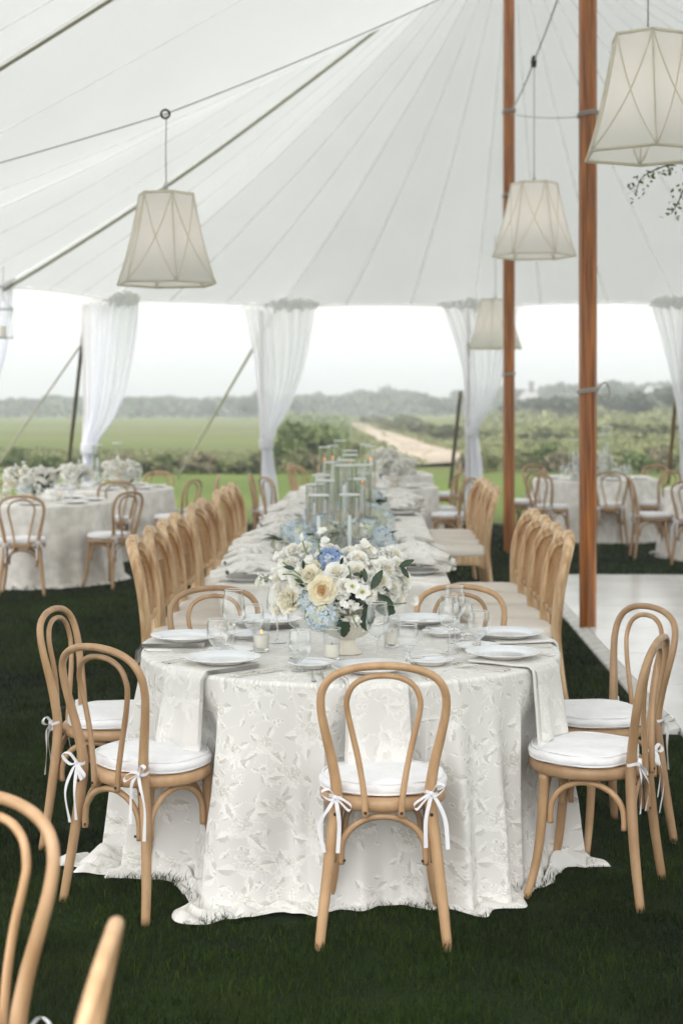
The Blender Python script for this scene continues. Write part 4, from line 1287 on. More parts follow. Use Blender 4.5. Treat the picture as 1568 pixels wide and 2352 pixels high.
# ------------------------------------------------------------------ tablecloths
def motif_tile(W=1.30, Hh=1.0, res=0.0025, seed=2):
    """jacquard flowers, leaves, berries and vines on a repeating tile: mask and tone arrays"""
    nx, ny = int(W / res), int(Hh / res)
    mask = np.zeros((ny, nx), np.float32); tone = np.zeros((ny, nx), np.float32)
    X, Y = np.meshgrid((np.arange(nx) + .5) * res, (np.arange(ny) + .5) * res)
    def local(cx, cy, rad):
        dx = (X - cx + W / 2) % W - W / 2; dy = (Y - cy + Hh / 2) % Hh - Hh / 2
        sel = (np.abs(dx) < rad) & (np.abs(dy) < rad)
        return dx[sel], dy[sel], sel
    def put(sel, m_, t_):
        a = mask[sel]; b = tone[sel]
        b = np.where(m_ > .5, t_, b); a = np.maximum(a, m_)
        mask[sel] = a; tone[sel] = b
    r_ = random.Random(seed)
    def vine(pts, w=.0032):
        pp = cr(pts, 14)
        for q in pp:
            dx, dy, sel = local(q[0] % W, q[1] % Hh, .012)
            put(sel, (dx * dx + dy * dy < w * w).astype(np.float32), .5)
    def leaf(cx, cy, ang, L, wd):
        dx, dy, sel = local(cx, cy, L * 1.1)
        u = dx * math.cos(ang) + dy * math.sin(ang); v = -dx * math.sin(ang) + dy * math.cos(ang)
        t = np.clip(u / L, 0, 1)
        half = wd * np.sin(PI * t ** .8) ** 1.1 * (1 + .07 * np.sin(t * 30))
        m_ = ((u > 0) & (u < L) & (np.abs(v) < half)).astype(np.float32)
        vein = np.sin((u - np.abs(v) * 1.3) * 2 * PI / .012)
        t_ = np.where(v > 0, .45, -.15 - .5 * t) + .22 * vein
        t_ = np.where(np.abs(v) < .0016, .9, t_)
        put(sel, m_, t_)
    def flower(cx, cy, R_, rot, asp=1.0):
        fr_ = random.Random(int(cx * 1000) + 7)
        cx0, cy0 = cx - .18 * R_ * math.cos(rot), cy - .18 * R_ * math.sin(rot)
        for ring, (k, r0, L, wd) in enumerate(((9, .30, .80, .30), (8, .18, .66, .27), (6, .06, .52, .22), (4, .0, .34, .16))):
            for i in range(k):
                a = rot + 2 * PI * (i + .5 * (ring % 2)) / k + fr_.uniform(-.25, .25)
                face_ = .72 + .38 * math.cos(a - rot)
                LL = R_ * L * face_ * fr_.uniform(.85, 1.15); ww = R_ * wd * fr_.uniform(.8, 1.2)
                bx, by = cx0 + R_ * r0 * math.cos(a), cy0 + R_ * r0 * math.sin(a)
                dx, dy, sel = local(bx % W, by % Hh, LL * 1.25)
                p = dx * math.cos(a) + dy * math.sin(a); q = -dx * math.sin(a) + dy * math.cos(a)
                t = np.clip(p / LL, 0, 1)
                wob = 1 + .10 * np.sin(q / ww * 7 + i)
                half = ww * np.sin(PI * np.clip(.08 + .86 * t, 0, 1)) ** .55
                inside = (p > 0) & (p < LL * wob * (1 - .22 * (q / ww) ** 2)) & (np.abs(q) < half)
                lines = np.sin(q / ww * 15) * (1 - t)
                shade = -.75 + 1.35 * t ** .7 + .28 * lines
                shade = shade * (.62 + .38 * math.cos(a - .8)) + .32 * math.cos(a - 2.2) - .12
                rimm = (np.abs(q) > half * .86) | (p > LL * wob * (1 - .22 * (q / ww) ** 2) * .93)
                shade = np.where(rimm, .75, shade)
                put(sel, inside.astype(np.float32), np.clip(shade, -1, 1))
    def berry(cx, cy, R_):
        dx, dy, sel = local(cx, cy, R_ * 1.3)
        r = np.hypot(dx, dy)
        put(sel, (r < R_).astype(np.float32), np.where(r > R_ * .72, .8, np.where(dx > 0, -.4, .3)))
    FL = []
    for a_ in range(400):
        x, y = r_.uniform(0, W), r_.uniform(0, Hh); R_ = r_.uniform(.050, .078)
        if all(math.hypot((x - p[0] + W / 2) % W - W / 2, (y - p[1] + Hh / 2) % Hh - Hh / 2) > (R_ + p[2]) * 1.42 for p in FL):
            FL.append((x, y, R_, r_.uniform(0, 6.28), r_.uniform(.9, 1.2)))
    for i, (x, y, R_, rot, asp) in enumerate(FL):
        x2, y2, *_ = FL[(i + 3) % len(FL)]
        x2, y2 = x + r_.uniform(-.22, .22), y + r_.choice((-1, 1)) * r_.uniform(.16, .26); mid = ((x + x2) / 2 + r_.uniform(-.07, .07), (y + y2) / 2)
        vine([(x, y), mid, (x2, y2), (x2 + r_.uniform(-.08, .08), y2 + r_.uniform(-.05, .05))], .0036)
        leaf(x2 % W, y2 % Hh, r_.uniform(0, 6.28), .055, .016); leaf(mid[0] % W, mid[1] % Hh, r_.uniform(0, 6.28), .045, .014)
        for k in range(2):
            a = r_.uniform(0, 6.28); sx_, sy_ = x + R_ * math.cos(a), y + R_ * math.sin(a)
            curl = [(sx_ + .03 * j * math.cos(a + j * .45), sy_ + .03 * j * math.sin(a + j * .45)) for j in range(6)]
            vine(curl, .0026)
            for j in (2, 4):
                leaf(curl[j][0] % W, curl[j][1] % Hh, a + j * .5 + (1 if j == 2 else -1), r_.uniform(.035, .055), r_.uniform(.010, .015))
            if k == 0:
                for q in range(4):
                    berry((curl[5][0] + r_.uniform(-.03, .03)) % W, (curl[5][1] + r_.uniform(-.03, .03)) % Hh, r_.uniform(.010, .014))
    for i, (x, y, R_, rot, asp) in enumerate(FL):
        for k in range(4):
            a = rot + k * 1.6 + r_.uniform(-.3, .3)
            leaf((x + R_ * .7 * math.cos(a)) % W, (y + R_ * .7 * math.sin(a)) % Hh, a + r_.uniform(-.3, .3), r_.uniform(.055, .095), r_.uniform(.018, .028))
        flower(x, y, R_, rot, asp)
    return mask, tone, W, Hh, res

def damask_mat():
    m, n, l, out = new_mat('floral_jacquard')
    p = n.new("ShaderNodeBsdfPrincipled")
    at_ = n.new("ShaderNodeAttribute"); at_.attribute_name = 'jacquard'
    sp = n.new("ShaderNodeSeparateColor"); l.new(at_.outputs['Color'], sp.inputs[0])
    r1 = n.new("ShaderNodeValToRGB")
    cr_ = r1.color_ramp
    cr_.elements[0].position = 0.05; cr_.elements[0].color = (0.42, 0.405, 0.36, 1)
    cr_.elements[1].position = 0.95; cr_.elements[1].color = (0.87, 0.86, 0.835, 1)
    el = cr_.elements.new(0.5); el.color = (0.70, 0.69, 0.655, 1)
    l.new(sp.outputs[1], r1.inputs['Fac'])
    mx = n.new("ShaderNodeMix"); mx.data_type = 'RGBA'
    l.new(sp.outputs[0], mx.inputs['Factor']); mx.inputs['A'].default_value = (0.70, 0.69, 0.665, 1); l.new(r1.outputs[0], mx.inputs['B'])
    l.new(mx.outputs['Result'], p.inputs['Base Color'])
    mr = n.new("ShaderNodeMapRange"); mr.inputs['To Min'].default_value = 0.8; mr.inputs['To Max'].default_value = 0.36
    l.new(sp.outputs[0], mr.inputs['Value']); l.new(mr.outputs[0], p.inputs['Roughness'])
    p.inputs['Sheen Weight'].default_value = 0.1
    p.inputs['Specular IOR Level'].default_value = 0.35
    tc = n.new("ShaderNodeTexCoord")
    nz = n.new("ShaderNodeTexNoise"); nz.inputs['Scale'].default_value = 420; l.new(tc.outputs['Object'], nz.inputs['Vector'])
    ad = n.new("ShaderNodeMath"); ad.operation = 'MULTIPLY_ADD'; ad.inputs[1].default_value = 0.35
    l.new(nz.outputs['Fac'], ad.inputs[0]); l.new(sp.outputs[1], ad.inputs[2])
    b = n.new("ShaderNodeBump"); b.inputs['Strength'].default_value = 0.07; b.inputs['Distance'].default_value = 0.0012
    l.new(ad.outputs[0], b.inputs['Height']); l.new(b.outputs[0], p.inputs['Normal'])
    l.new(p.outputs[0], out.inputs['Surface'])
    return m
M['damask'] = damask_mat()
TILE = motif_tile()

def cloth_mesh(name, outline, ztop, mat_, pushes=(), amp=0.03, flare=None, puddle=None, nt=360, nd=60, seed=0, ntop=14, jac=False, kset=(9, 14, 22), cx=(0, 0)):
    """outline: function t in 0..1 -> (x, y, nx, ny) of the table edge; flare, puddle: functions of t (metres)"""
    r_ = np.random.default_rng(seed)
    t = np.arange(nt) / nt
    O = np.array([outline(a) for a in t]); ex, ey, nx_, ny_ = O.T
    per = np.concatenate([[0], np.cumsum(np.hypot(np.diff(ex), np.diff(ey)))])
    ph = r_.random(8) * 6.28
    fold = np.zeros(nt)
    for i, k in enumerate(kset):
        q = np.sin(PI * k * t * 2 / 2 * 2 / 2 + ph[i] + 1.3 * np.sin(2 * PI * t * 3 + ph[i + 3]))
        q = np.sin(2 * PI * k * t + ph[i] + 1.2 * np.sin(2 * PI * t * 3 + ph[i + 3]))
        fold += ((.5 + .5 * q) ** 1.5 * (1.0, .75, .5, .3)[i] - .3) * (.65 + .5 * np.sin(2 * PI * t * (2 + i) + ph[i + 2]))
    fl_ = np.array([flare(a) if flare else .06 for a in t]); pd_ = np.array([puddle(a) if puddle else .02 for a in t])
    rows, uv = [], []
    for j in range(ntop):
        s = j / ntop
        s = 1 - (1 - s) ** 1.0
        z = ztop + 0 * t
        rows.append((cx[0] + (ex - cx[0]) * s * .985, cx[1] + (ey - cx[1]) * s * .985, z)); uv.append(None)
    for a in (0.15, 0.5, 0.85):
        an = a * PI / 2
        rows.append((ex - nx_ * .012 * (1 - math.sin(an)), ey - ny_ * .012 * (1 - math.sin(an)), ztop - .012 * (1 - math.cos(an)) + 0 * t)); uv.append(0.01)
    drop = ztop - .012
    for j in range(1, nd + 1):
        s = j / nd
        d = s * drop
        bulge = amp * fold * min(1, s * 1.5) ** 1.2
        r = fl_ * s ** 1.4 + bulge
        z = ztop - .012 - d + .008 * s
        rows.append((ex + nx_ * r, ey + ny_ * r, np.maximum(z + 0 * t, .006))); uv.append(.01 + d)
    npud = 14
    lastx, lasty, _ = rows[-1]
    nz1 = np.array([mnoise.noise((a * 12, seed, 0)) for a in per]); nz2 = np.array([mnoise.noise((a * 3.2, seed + 4, 0)) for a in per])
    if puddle:
        for j in range(1, npud + 1):
            s = j / npud
            ext = pd_ * (1 + .7 * nz2) * s
            cx_, cy_ = lastx + nx_ * ext, lasty + ny_ * ext
            wav = np.array([abs(mnoise.noise((a_ * 7, b_ * 7, seed))) * 1.1 + abs(mnoise.noise((a_ * 15, b_ * 15, seed + 5))) * .55 for a_, b_ in zip(cx_, cy_)])
            z = .008 + wav * .085 * np.minimum(1, pd_ / .12) * math.sin(PI * min(1, .12 + s * .85)) ** .8
            tw = .12 * ext * np.sin(per * 9 + 2)
            rows.append((lastx + nx_ * ext - ny_ * tw, lasty + ny_ * ext + nx_ * tw, np.maximum(z, .004))); uv.append(.01 + drop + s * .16)
    V = np.array([np.stack(q, 1) for q in rows])       # rows x nt x 3
    # the cloth gives way where a chair's seat presses it
    for (px_, py_, rs) in pushes:
        dx, dy = V[..., 0] - px_, V[..., 1] - py_
        z = V[..., 2]
        w = np.clip((ztop - .03 - z) / .20, 0, 1); w = w * w * (3 - 2 * w)
        d = np.hypot(dx, dy)
        tox, toy = cx[0] - px_, cx[1] - py_
        if jac is False and len(pushes) > 9:
            tox, toy = (1, 0) if px_ < cx[0] else (-1, 0)
        L = math.hypot(tox, toy); tox, toy = tox / L, toy / L
        along = dx * tox + dy * toy; across = -dx * toy + dy * tox
        need = np.sqrt(np.maximum(rs * rs - across ** 2, 0)) - along
        soft = np.clip((1.5 - np.abs(across) / rs) / .75, 0, 1); soft = soft * soft * (3 - 2 * soft)
        need = np.where((np.abs(across) < rs * 1.5) & (z < ztop - .03) & (along > -rs * 1.6), np.maximum(need, 0) * w * soft * (.62 + .38 * np.clip(z / .40, 0, 1)), 0)
        V[..., 0] += tox * need; V[..., 1] += toy * need
    nr = V.shape[0]
    idx = np.arange(nr * nt).reshape(nr, nt)
    a, b = idx[:-1], np.roll(idx[:-1], -1, 1)
    c, d = np.roll(idx[1:], -1, 1), idx[1:]
    Fq = np.stack([a, d, c, b], -1).reshape(-1, 4)
    me = np_mesh(name, V.reshape(-1, 3), Fq, mat_, smooth=True)
    if jac:
        mask, tone, W, Hh, res = TILE
        cols = np.zeros((nr, nt, 4), np.float32); cols[..., 3] = 1
        for j in range(nr):
            if uv[j] is None:
                uu, vv = V[j, :, 0], V[j, :, 1]
            else:
                uu, vv = per * (W * 4 / (per[-1] + per[1])), np.full(nt, uv[j] + .1)
            uu, vv = uu * 1.5, vv * 1.4
            ix = (np.floor((uu % W) / res).astype(int)) % mask.shape[1]; iy = (np.floor((vv % Hh) / res).astype(int)) % mask.shape[0]
            cols[j, :, 0] = mask[iy, ix]; cols[j, :, 1] = np.where(mask[iy, ix] > .5, tone[iy, ix] * .5 + .5, .5)
        at_ = me.color_attributes.new('jacquard', 'FLOAT_COLOR', 'POINT')
        at_.data.foreach_set('color', cols.ravel())
    return me

def weave(me, U, Vv):
    """the jacquard pattern at pattern places (U, Vv), in metres, one per vertex"""
    mask, tone, W, Hh, res = TILE
    U, Vv = np.asarray(U) * 1.5, np.asarray(Vv) * 1.4
    ix = np.floor((np.asarray(U) % W) / res).astype(int) % mask.shape[1]; iy = np.floor((np.asarray(Vv) % Hh) / res).astype(int) % mask.shape[0]
    cols = np.ones((len(ix), 4), np.float32)
    cols[:, 0] = mask[iy, ix] * .75; cols[:, 1] = np.where(mask[iy, ix] > .5, tone[iy, ix] * .4 + .55, .5)
    at_ = me.color_attributes.new('jacquard', 'FLOAT_COLOR', 'POINT')
    at_.data.foreach_set('color', cols.ravel())

def circle(R_):
    def f(t):
        a = 2 * PI * t
        return (R_ * math.cos(a), R_ * math.sin(a), math.cos(a), math.sin(a))
    return f
pushes = [(x - TC.x, y - TC.y, .236) for x, y, *_ in MAIN]
ZT = 0.765
me = cloth_mesh('tablecloth', circle(TR), ZT, M['damask'], pushes, amp=.115, flare=FLARE, puddle=PUDDLE, nt=1500, nd=230, seed=3, ntop=60, jac=True, kset=(11, 19, 31, 46))
cl = link('tablecloth', me, loc=(TC.x, TC.y, 0))
tag(cl, 'ivory floral jacquard tablecloth on the front round table, puddling on the grass', 'tablecloth')

# long table
LT0, LT1 = 8.2, 15.2
def rect(hw, hl, r=.03):
    per = [(hw, -hl + r), (hw, hl - r), (hw - r, hl), (-hw + r, hl), (-hw, hl - r), (-hw, -hl + r), (-hw + r, -hl), (hw - r, -hl)]
    L = [0]
    for i in range(8):
        a, b = per[i], per[(i + 1) % 8]
        L.append(L[-1] + (math.hypot(a[0] - b[0], a[1] - b[1]) if i % 2 == 0 else r * PI / 2))
    def f(t):
        s = t * L[-1]
        for i in range(8):
            if s <= L[i + 1] + 1e-9:
                k = (s - L[i]) / (L[i + 1] - L[i])
                a, b = per[i], per[(i + 1) % 8]
                if i % 2 == 0:
                    x, y = a[0] + (b[0] - a[0]) * k, a[1] + (b[1] - a[1]) * k
                    n_ = [(1, 0), None, (0, 1), None, (-1, 0), None, (0, -1)][i]
                    return (x, y, *n_)
                a0 = {1: 0, 3: 90, 5: 180, 7: 270}[i]
                an = math.radians(a0 + 90 * k)
                cxx, cyy = {1: (hw - r, hl - r), 3: (-hw + r, hl - r), 5: (-hw + r, -hl + r), 7: (hw - r, -hl + r)}[i]
                return (cxx + r * math.cos(an), cyy + r * math.sin(an), math.cos(an), math.sin(an))
        return (hw, -hl + r, 1, 0)
    return f
hl = (LT1 - LT0) / 2
LC = Vector((lx(-.045, LT0 + hl), LT0 + hl, 0))
pl = []
for x, y, *_ in spots:
    d = Vector((x - LC.x, y - LC.y)); ca, sa = math.cos(math.atan(AX)), math.sin(math.atan(AX))
    pl.append((d.x * ca - d.y * sa, d.x * sa + d.y * ca, .25))
me = cloth_mesh('tablecloth', rect(.62, hl), .76, M['cloth_plain'], pl, amp=.018, nt=900, nd=40, seed=9, ntop=10, kset=(40, 61, 90))
tag(link('tablecloth', me, loc=LC, rot=(0, 0, -math.atan(AX))), 'pale damask tablecloth covering the long table of tall candles', 'tablecloth')

# far round tables
FAR = {'near lawn-side round table': (-3.03, 15.25), 'far lawn-side round table': (-2.70, 17.75), 'round table ending the long table': (.31, 18.05), 'last round table beyond the long table': (.44, 21.3),
       'round table past the dance floor': (3.24, 20.0), 'cut-off round table past the dance floor': (4.42, 17.55)}
cms = [cloth_mesh('tablecloth', circle(.80), .76, M['cloth_plain'], (), amp=.06, flare=lambda t: .08, puddle=lambda t: .06, nt=300, nd=30, seed=30 + i, ntop=6, kset=(9, 14, 23)) for i in range(2)]
for i, (nm, (x, y)) in enumerate(FAR.items()):
    tag(link('tablecloth', cms[i % 2], loc=(x, y, 0), rot=(0, 0, i * 1.3)), 'pale floor-length tablecloth on the ' + nm, 'tablecloth', 'cloths of the far round tables')

G2 = 'bentwood chairs round the far tables'
for x, y, fx, fy, lab in (
    (-2.86, 14.08, -.15, .99, 'far bentwood chair seen squarely from behind at the near lawn-side round table'),
    (-2.16, 14.62, -.82, .55, 'far bentwood chair turned side-on at the near lawn-side round table, white seat showing'),
    (-3.55, 16.15, .5, -.86, 'far bentwood chair mostly hidden by flowers across the near lawn-side round table'),
    (-2.42, 16.72, -.25, .97, 'far bentwood chair between the two lawn-side round tables'),
    (-1.82, 17.0, -.90, .38, 'far bentwood chair with open grass behind it at the far lawn-side round table'),
    (-1.66, 17.95, -1, -.12, 'far bentwood chair seen edge-on at the far lawn-side round table by the open lawn'),
    (-2.28, 18.65, -.35, -.93, 'far bentwood chair across the far lawn-side round table beside the curtain'),
    (1.20, 17.35, -.85, .5, 'far bentwood chair beside the cane row at the round table ending the long table'),
    (1.16, 18.35, -.95, -.3, 'far bentwood chair second along at the round table ending the long table'),
    (1.36, 21.3, -1, .05, 'far bentwood chair beside the last round table, just before a curtain'),
    (-.62, 17.55, .9, .45, 'far bentwood chair by the middle curtain, open hoop against the grass'),
    (-.80, 18.1, 1, -.05, 'far bentwood chair seen edge-on against the middle curtain foot'),
    (-.38, 20.75, .8, .55, 'far bentwood chair with a wide hoop beyond the middle curtain'),
    (-.46, 21.55, .97, -.2, 'far bentwood chair half behind the middle curtain at the last round table'),
    (-.05, 22.05, .5, -.85, 'far bentwood chair across the last round table, low beside tall candles'),
    (2.30, 19.75, -.9, .35, 'far bentwood chair just past the rear pole, turned away from its table'),
    (2.50, 18.72, .72, .70, 'far bentwood chair between the poles facing the round table past the dance floor'),
    (3.24, 19.02, .05, 1, 'far bentwood chair half hidden by the front pole at the round table beyond it'),
    (3.44, 17.35, .98, -.05, 'far bentwood chair facing sideways to the cut-off round table, legs against dark grass'),
    (3.86, 19.32, -.62, .78, 'far bentwood chair past the front pole showing two hoops of its back'),
    (4.22, 20.0, -.97, .1, 'far bentwood chair beyond the cut-off round table with grass seen through its hoop'),
    (3.78, 16.72, .5, .86, 'far bentwood chair cropped by the photo edge in front of the cut-off table'),
    (2.72, 21.0, .5, -.86, 'faint bentwood chair across the round table beyond the poles'),
    (4.05, 20.85, -.65, -.76, 'faint bentwood chair across the round table beyond the front pole, by the guy pole')):
    chair(x, y, fx, fy, lab, G2)

# ------------------------------------------------------------------ tableware
ZP = ZT + 0.0015
def scallop(R_, a, k=14, d=.012):
    return R_ * (1 - d + d * abs(math.sin(k * a / 2)) ** .5)
def plate_proto(R_, name, label):
    e = empty(name)
    def top(prof, u, v):
        q = v * (len(prof) - 1); k = min(int(q), len(prof) - 2); t = q - k
        r = prof[k][0] + (prof[k + 1][0] - prof[k][0]) * t; z = prof[k][1] + (prof[k + 1][1] - prof[k][1]) * t
        a = u * 2 * PI
        if v > .5: r = scallop(r, a) if r > R_ * .8 else r
        return (r * math.cos(a), r * math.sin(a), z)
    s = R_ / .138
    well = [(.0001, .006), (.05 * s, .006), (.082 * s, .007), (.094 * s, .012), (.10 * s, .0145), (.134 * s, .0205)]
    MB().grid(lambda u, v: top(well, u, v), 70, 15, closeu=True).build('well', M['plate'], e)
    under = [(.1335 * s, .0207), (.138 * s, .0222), (.1385 * s, .021), (.132 * s, .0165), (.095 * s, .009), (.084 * s, .001), (.0001, .0005)]
    MB().grid(lambda u, v: top(under, u, v), 70, 12, closeu=True).build('rim', M['plate_rim'], e)
    return e

def knife_proto():
    e = empty('dinner_knife')
    g = MB()
    pr = [(-.115, .0065), (-.10, .0072), (-.06, .0058), (-.02, .0052), (-.008, .006)]
    g.tube([(0, y, .005) for y, _ in pr], [r * .75 for _, r in pr], 8, sx=.6)
    g.build('handle', M['silver'], e)
    b = MB()
    o = [(-.005, -.008), (-.0095, .03), (-.0095, .085), (-.002, .112), (.004, .115), (.0055, .09), (.0055, -.008)]
    b.add([(x, y, .004) for x, y in o] + [(x * .8, y, .0056) for x, y in o], [tuple(range(6, -1, -1)), tuple(range(7, 14))] + [(i, (i + 1) % 7, 7 + (i + 1) % 7, 7 + i) for i in range(7)])
    b.build('blade', M['silver'], e, False)
    return e
def fork_proto():
    e = empty('dinner_fork')
    pr = [(-.105, .004, .009), (-.095, .005, .0085), (-.06, .0055, .005), (-.01, .008, .0034), (.025, .011, .004), (.045, .009, .0095), (.055, .008, .0115)]
    def f(u, v):
        q = v * (len(pr) - 1); k = min(int(q), len(pr) - 2); t = q - k
        y, z, w = [pr[k][i] + (pr[k + 1][i] - pr[k][i]) * t for i in range(3)]
        a = u * 2 * PI
        return (math.cos(a) * w, y, z + math.sin(a) * .0013)
    MB().grid(f, 8, 24, closeu=True).build('handle', M['silver'], e)
    g = MB()
    for k in range(4):
        x = -.009 + .006 * k
        g.tube([(x, .053, .008), (x * 1.02, .075, .006), (x, .10, .011)], [.0018, .0017, .0009], 5)
    g.build('tines', M['silver'], e)
    return e
def spoon_proto():
    e = empty('spoon')
    pr = [(-.10, .004, .0085), (-.06, .0055, .005), (-.01, .008, .0034), (.03, .009, .003)]
    def f(u, v):
        q = v * (len(pr) - 1); k = min(int(q), len(pr) - 2); t = q - k
        y, z, w = [pr[k][i] + (pr[k + 1][i] - pr[k][i]) * t for i in range(3)]
        a = u * 2 * PI
        return (math.cos(a) * w, y, z + math.sin(a) * .0013)
    MB().grid(f, 8, 16, closeu=True).build('handle', M['silver'], e)
    MB().grid(lambda u, v: (.019 * v * math.cos(u * 2 * PI), .055 + .03 * v * math.sin(u * 2 * PI), .0035 + .007 * v * v), 18, 5, closeu=True).build('bowl', M['silver'], e)
    return e

SEATA = {'nearest chair': 276, 'left-turned chair': 224.6, 'lawn-side chair': 173, 'far lawn-side chair': 121.7, 'far dance-floor-side chair': 62, 'dance-floor-edge chair': 15, 'side-on chair': 329}
SEATW = ['the back-turned front chair', 'the chair before the puddled cloth', 'the rear lawn-side chair', 'the far cane-row-side chair', 'the far chair beyond the bouquet', 'the chair beside the dance floor', 'the side-on chair']
protos = {}
def place(kind, maker, x, y, z, rz, label, cat, group=None, scale=None):
    if kind not in protos:
        protos[kind] = maker(); o = protos[kind]
        o.location = (x, y, z); o.rotation_euler = (0, 0, rz)
        if scale: o.scale = (scale,) * 3
    else:
        o = dup(protos[kind], (x, y, z), rz)
        o.scale = (scale or 1,) * 3
        if 'group' in o: del o['group']
    return tag(o, label, cat, group)

for i, a in enumerate(SEATA.values()):
    an = math.radians(a)
    out_ = Vector((math.cos(an), math.sin(an), 0)); inn = -out_
    right = Vector((inn.y, -inn.x, 0))
    rp = .645
    pc = TC + out_ * rp
    rz = face(inn.x, inn.y)
    w = SEATW[i]
    # folded napkin under the plate, hanging over the table edge
    e = empty('napkin', (pc.x, pc.y, 0), rz, 'ivory napkin under the plate, hanging over the edge at ' + w, 'napkin', 'napkins of the front round table')
    hang = (.265, .235, .05, .10, .05, .05, .26)[i]
    edge = -(TR + .012 - rp)
    path = [(.09, ZP + .004), (.0, ZP + .003), (-.08, ZP + .003), (edge + .02, ZP + .003), (edge + .004, ZP - .002), (edge - .006, ZP - .018), (edge - .012, ZP - .08), (edge - .020, ZP - .16), (edge - .030, ZP - .02 - hang)]
    if hang < .12: path = [(.09, ZP + .004), (.0, ZP + .003), (-.08, ZP + .003), (edge + .02, ZP + .003), (edge + .004, ZP - .002), (edge - .006, ZP - .018), (edge - .010, ZP - .02 - hang)]
    pp = cr(path, 7)
    tw = RND.uniform(-.05, .05)
    def nap(u, v, dz=0.0, dw=1.0):
        q = v * (len(pp) - 1); k = min(int(q), len(pp) - 2); t = q - k
        y, z = pp[k] * (1 - t) + pp[k + 1] * t
        below = max(0, (ZP - .02 - z) / .26)
        x = (u - .5) * .205 * dw * (1 + .10 * below) + tw * (y + .1)
        yy = y - .012 * below * math.sin(u * 9 + i) - .006 * below
        # round the curved table edge
        if z < ZP + .002: yy += (abs(x) ** 2) / (2 * TR) * 1.0
        else: yy += (abs(x) ** 2) / (2 * TR) * max(0, min(1, (-y - .08) / .08))
        lift = .004 * abs(mnoise.noise((u * 3, v * 4, i))) if z > ZP else 0
        return (x, yy - dz * (1 if z < ZP - .01 else 0), z + (dz if z >= ZP - .01 else 0) + lift)
    nu, nv = (56, 190) if hang > .2 else (20, 60)
    g = MB().grid(lambda u, v: nap(u, v), nu, nv)
    g.grid(lambda u, v: nap(u, v, .005, .985), nu, nv)
    g.grid(lambda u, v: nap(u, v * .97, .010, .96), nu, nv)
    n0 = len(g.v)
    pts = [Vector(nap(0, v / 56)) + Vector((0, 0, .005)) for v in range(57)]
    g.tube(pts, .0058, 6)
    nm_ = g.build('folded_cloth', M['damask'], e)
    uu = [(k % (nu + 1)) / nu * .205 for k in range(n0)] + [0.0] * (len(g.v) - n0)
    vv = [((k % ((nu + 1) * (nv + 1))) // (nu + 1)) / nv * .56 for k in range(n0)] + [0.0] * (len(g.v) - n0)
    weave(nm_.data, np.array(uu) + .31 * i, np.array(vv) + .17 * i)
    place('plate', lambda: plate_proto(.138, 'dinner_plate', ''), pc.x, pc.y, ZP + .017, rz + .2 * i, 'scalloped white dinner plate on ivory napkin at ' + w, 'plate', 'dinner plates of the front round table')
    k_ = pc + right * .178 - inn * .0
    place('knife', knife_proto, k_.x, k_.y, ZP, rz + .03, 'inner silver knife beside the plate at ' + w, 'knife', 'knives of the front round table')
    k_ = pc + right * .205
    place('knife', knife_proto, k_.x, k_.y, ZP, rz - .02, 'outer silver knife beside the plate at ' + w, 'knife', 'knives of the front round table')
    for q, (d, word) in enumerate(((.172, 'inner'), (.205, 'outer'))):
        k_ = pc - right * d
        place('fork', fork_proto, k_.x, k_.y, ZP, rz + .02 * (1 - 2 * q), f'silver {word} fork beside the plate at ' + w, 'fork', 'forks of the front round table')
    b_ = pc - right * .19 + inn * .20
    place('bread', lambda: plate_proto(.086, 'bread_plate', ''), b_.x, b_.y, ZP, rz, 'small scalloped bread plate ahead of the forks at ' + w, 'plate', 'bread plates of the front round table')
    s_ = b_ + inn * .0
    place('spoon', spoon_proto, s_.x, s_.y, ZP + .020, rz + 1.2, 'small silver spreader across the bread plate at ' + w, 'spoon', 'spreaders of the front round table')

# ------------------------------------------------------------------ glasses
def wine_glass(scale=1.0, name='wine_glass'):
    e = empty(name)
    outp = [(.007, .100), (.022, .106), (.036, .120), (.0425, .140), (.0415, .165), (.037, .195), (.0335, .222)]
    inp = [(r - .0011, z + (.002 if i < 2 else 0)) for i, (r, z) in enumerate(outp)]
    op = cr(outp, 5); ip = cr(inp, 5)
    MB().lathe([tuple(p) for p in op], 32).build('bowl', M['glass'], e)
    MB().tube([(.0334 * math.cos(k * PI / 16), .0334 * math.sin(k * PI / 16), .222) for k in range(32)], .0013, 5, closed=True).build('rim', M['rim_glint'], e)
    MB().lathe([tuple(p) for p in cr([(.0, .0045), (.012, .005), (.0045, .012), (.0036, .03), (.0036, .075), (.0055, .094), (.012, .102), (.0, .1035)], 5)], 14).build('stem', M['solid_glass'], e)
    MB().lathe([(.0, .001), (.036, .001), (.0372, .0022), (.034, .0032), (.012, .0056), (.0, .006)], 32).build('foot', M['glass'], e)
    return e
def goblet():
    e = empty('water_goblet')
    outp = cr([(.005, .040), (.017, .045), (.031, .060), (.0395, .084), (.0395, .108), (.0345, .142)], 5)
    MB().lathe([tuple(p) for p in outp], 32).build('bowl', M['glass'], e)
    MB().lathe([(max(r - .003, 0), z) for r, z in [tuple(p) for p in outp]][:12] + [(0.0, outp[11][1])], 28).build('water', M['glass'], e)
    MB().tube([(.0345 * math.cos(k * PI / 16), .0345 * math.sin(k * PI / 16), .142) for k in range(32)], .0016, 5, closed=True).build('rim', M['rim_glint'], e)
    MB().lathe([tuple(p) for p in cr([(.0, .003), (.010, .005), (.0055, .014), (.0085, .025), (.0055, .034), (.010, .041), (.0, .044)], 4)], 14).build('stem', M['solid_glass'], e)
    MB().lathe([(.0, .001), (.033, .001), (.0345, .0024), (.031, .0036), (.012, .006), (.0, .0065)], 30).build('foot', M['glass'], e)
    return e
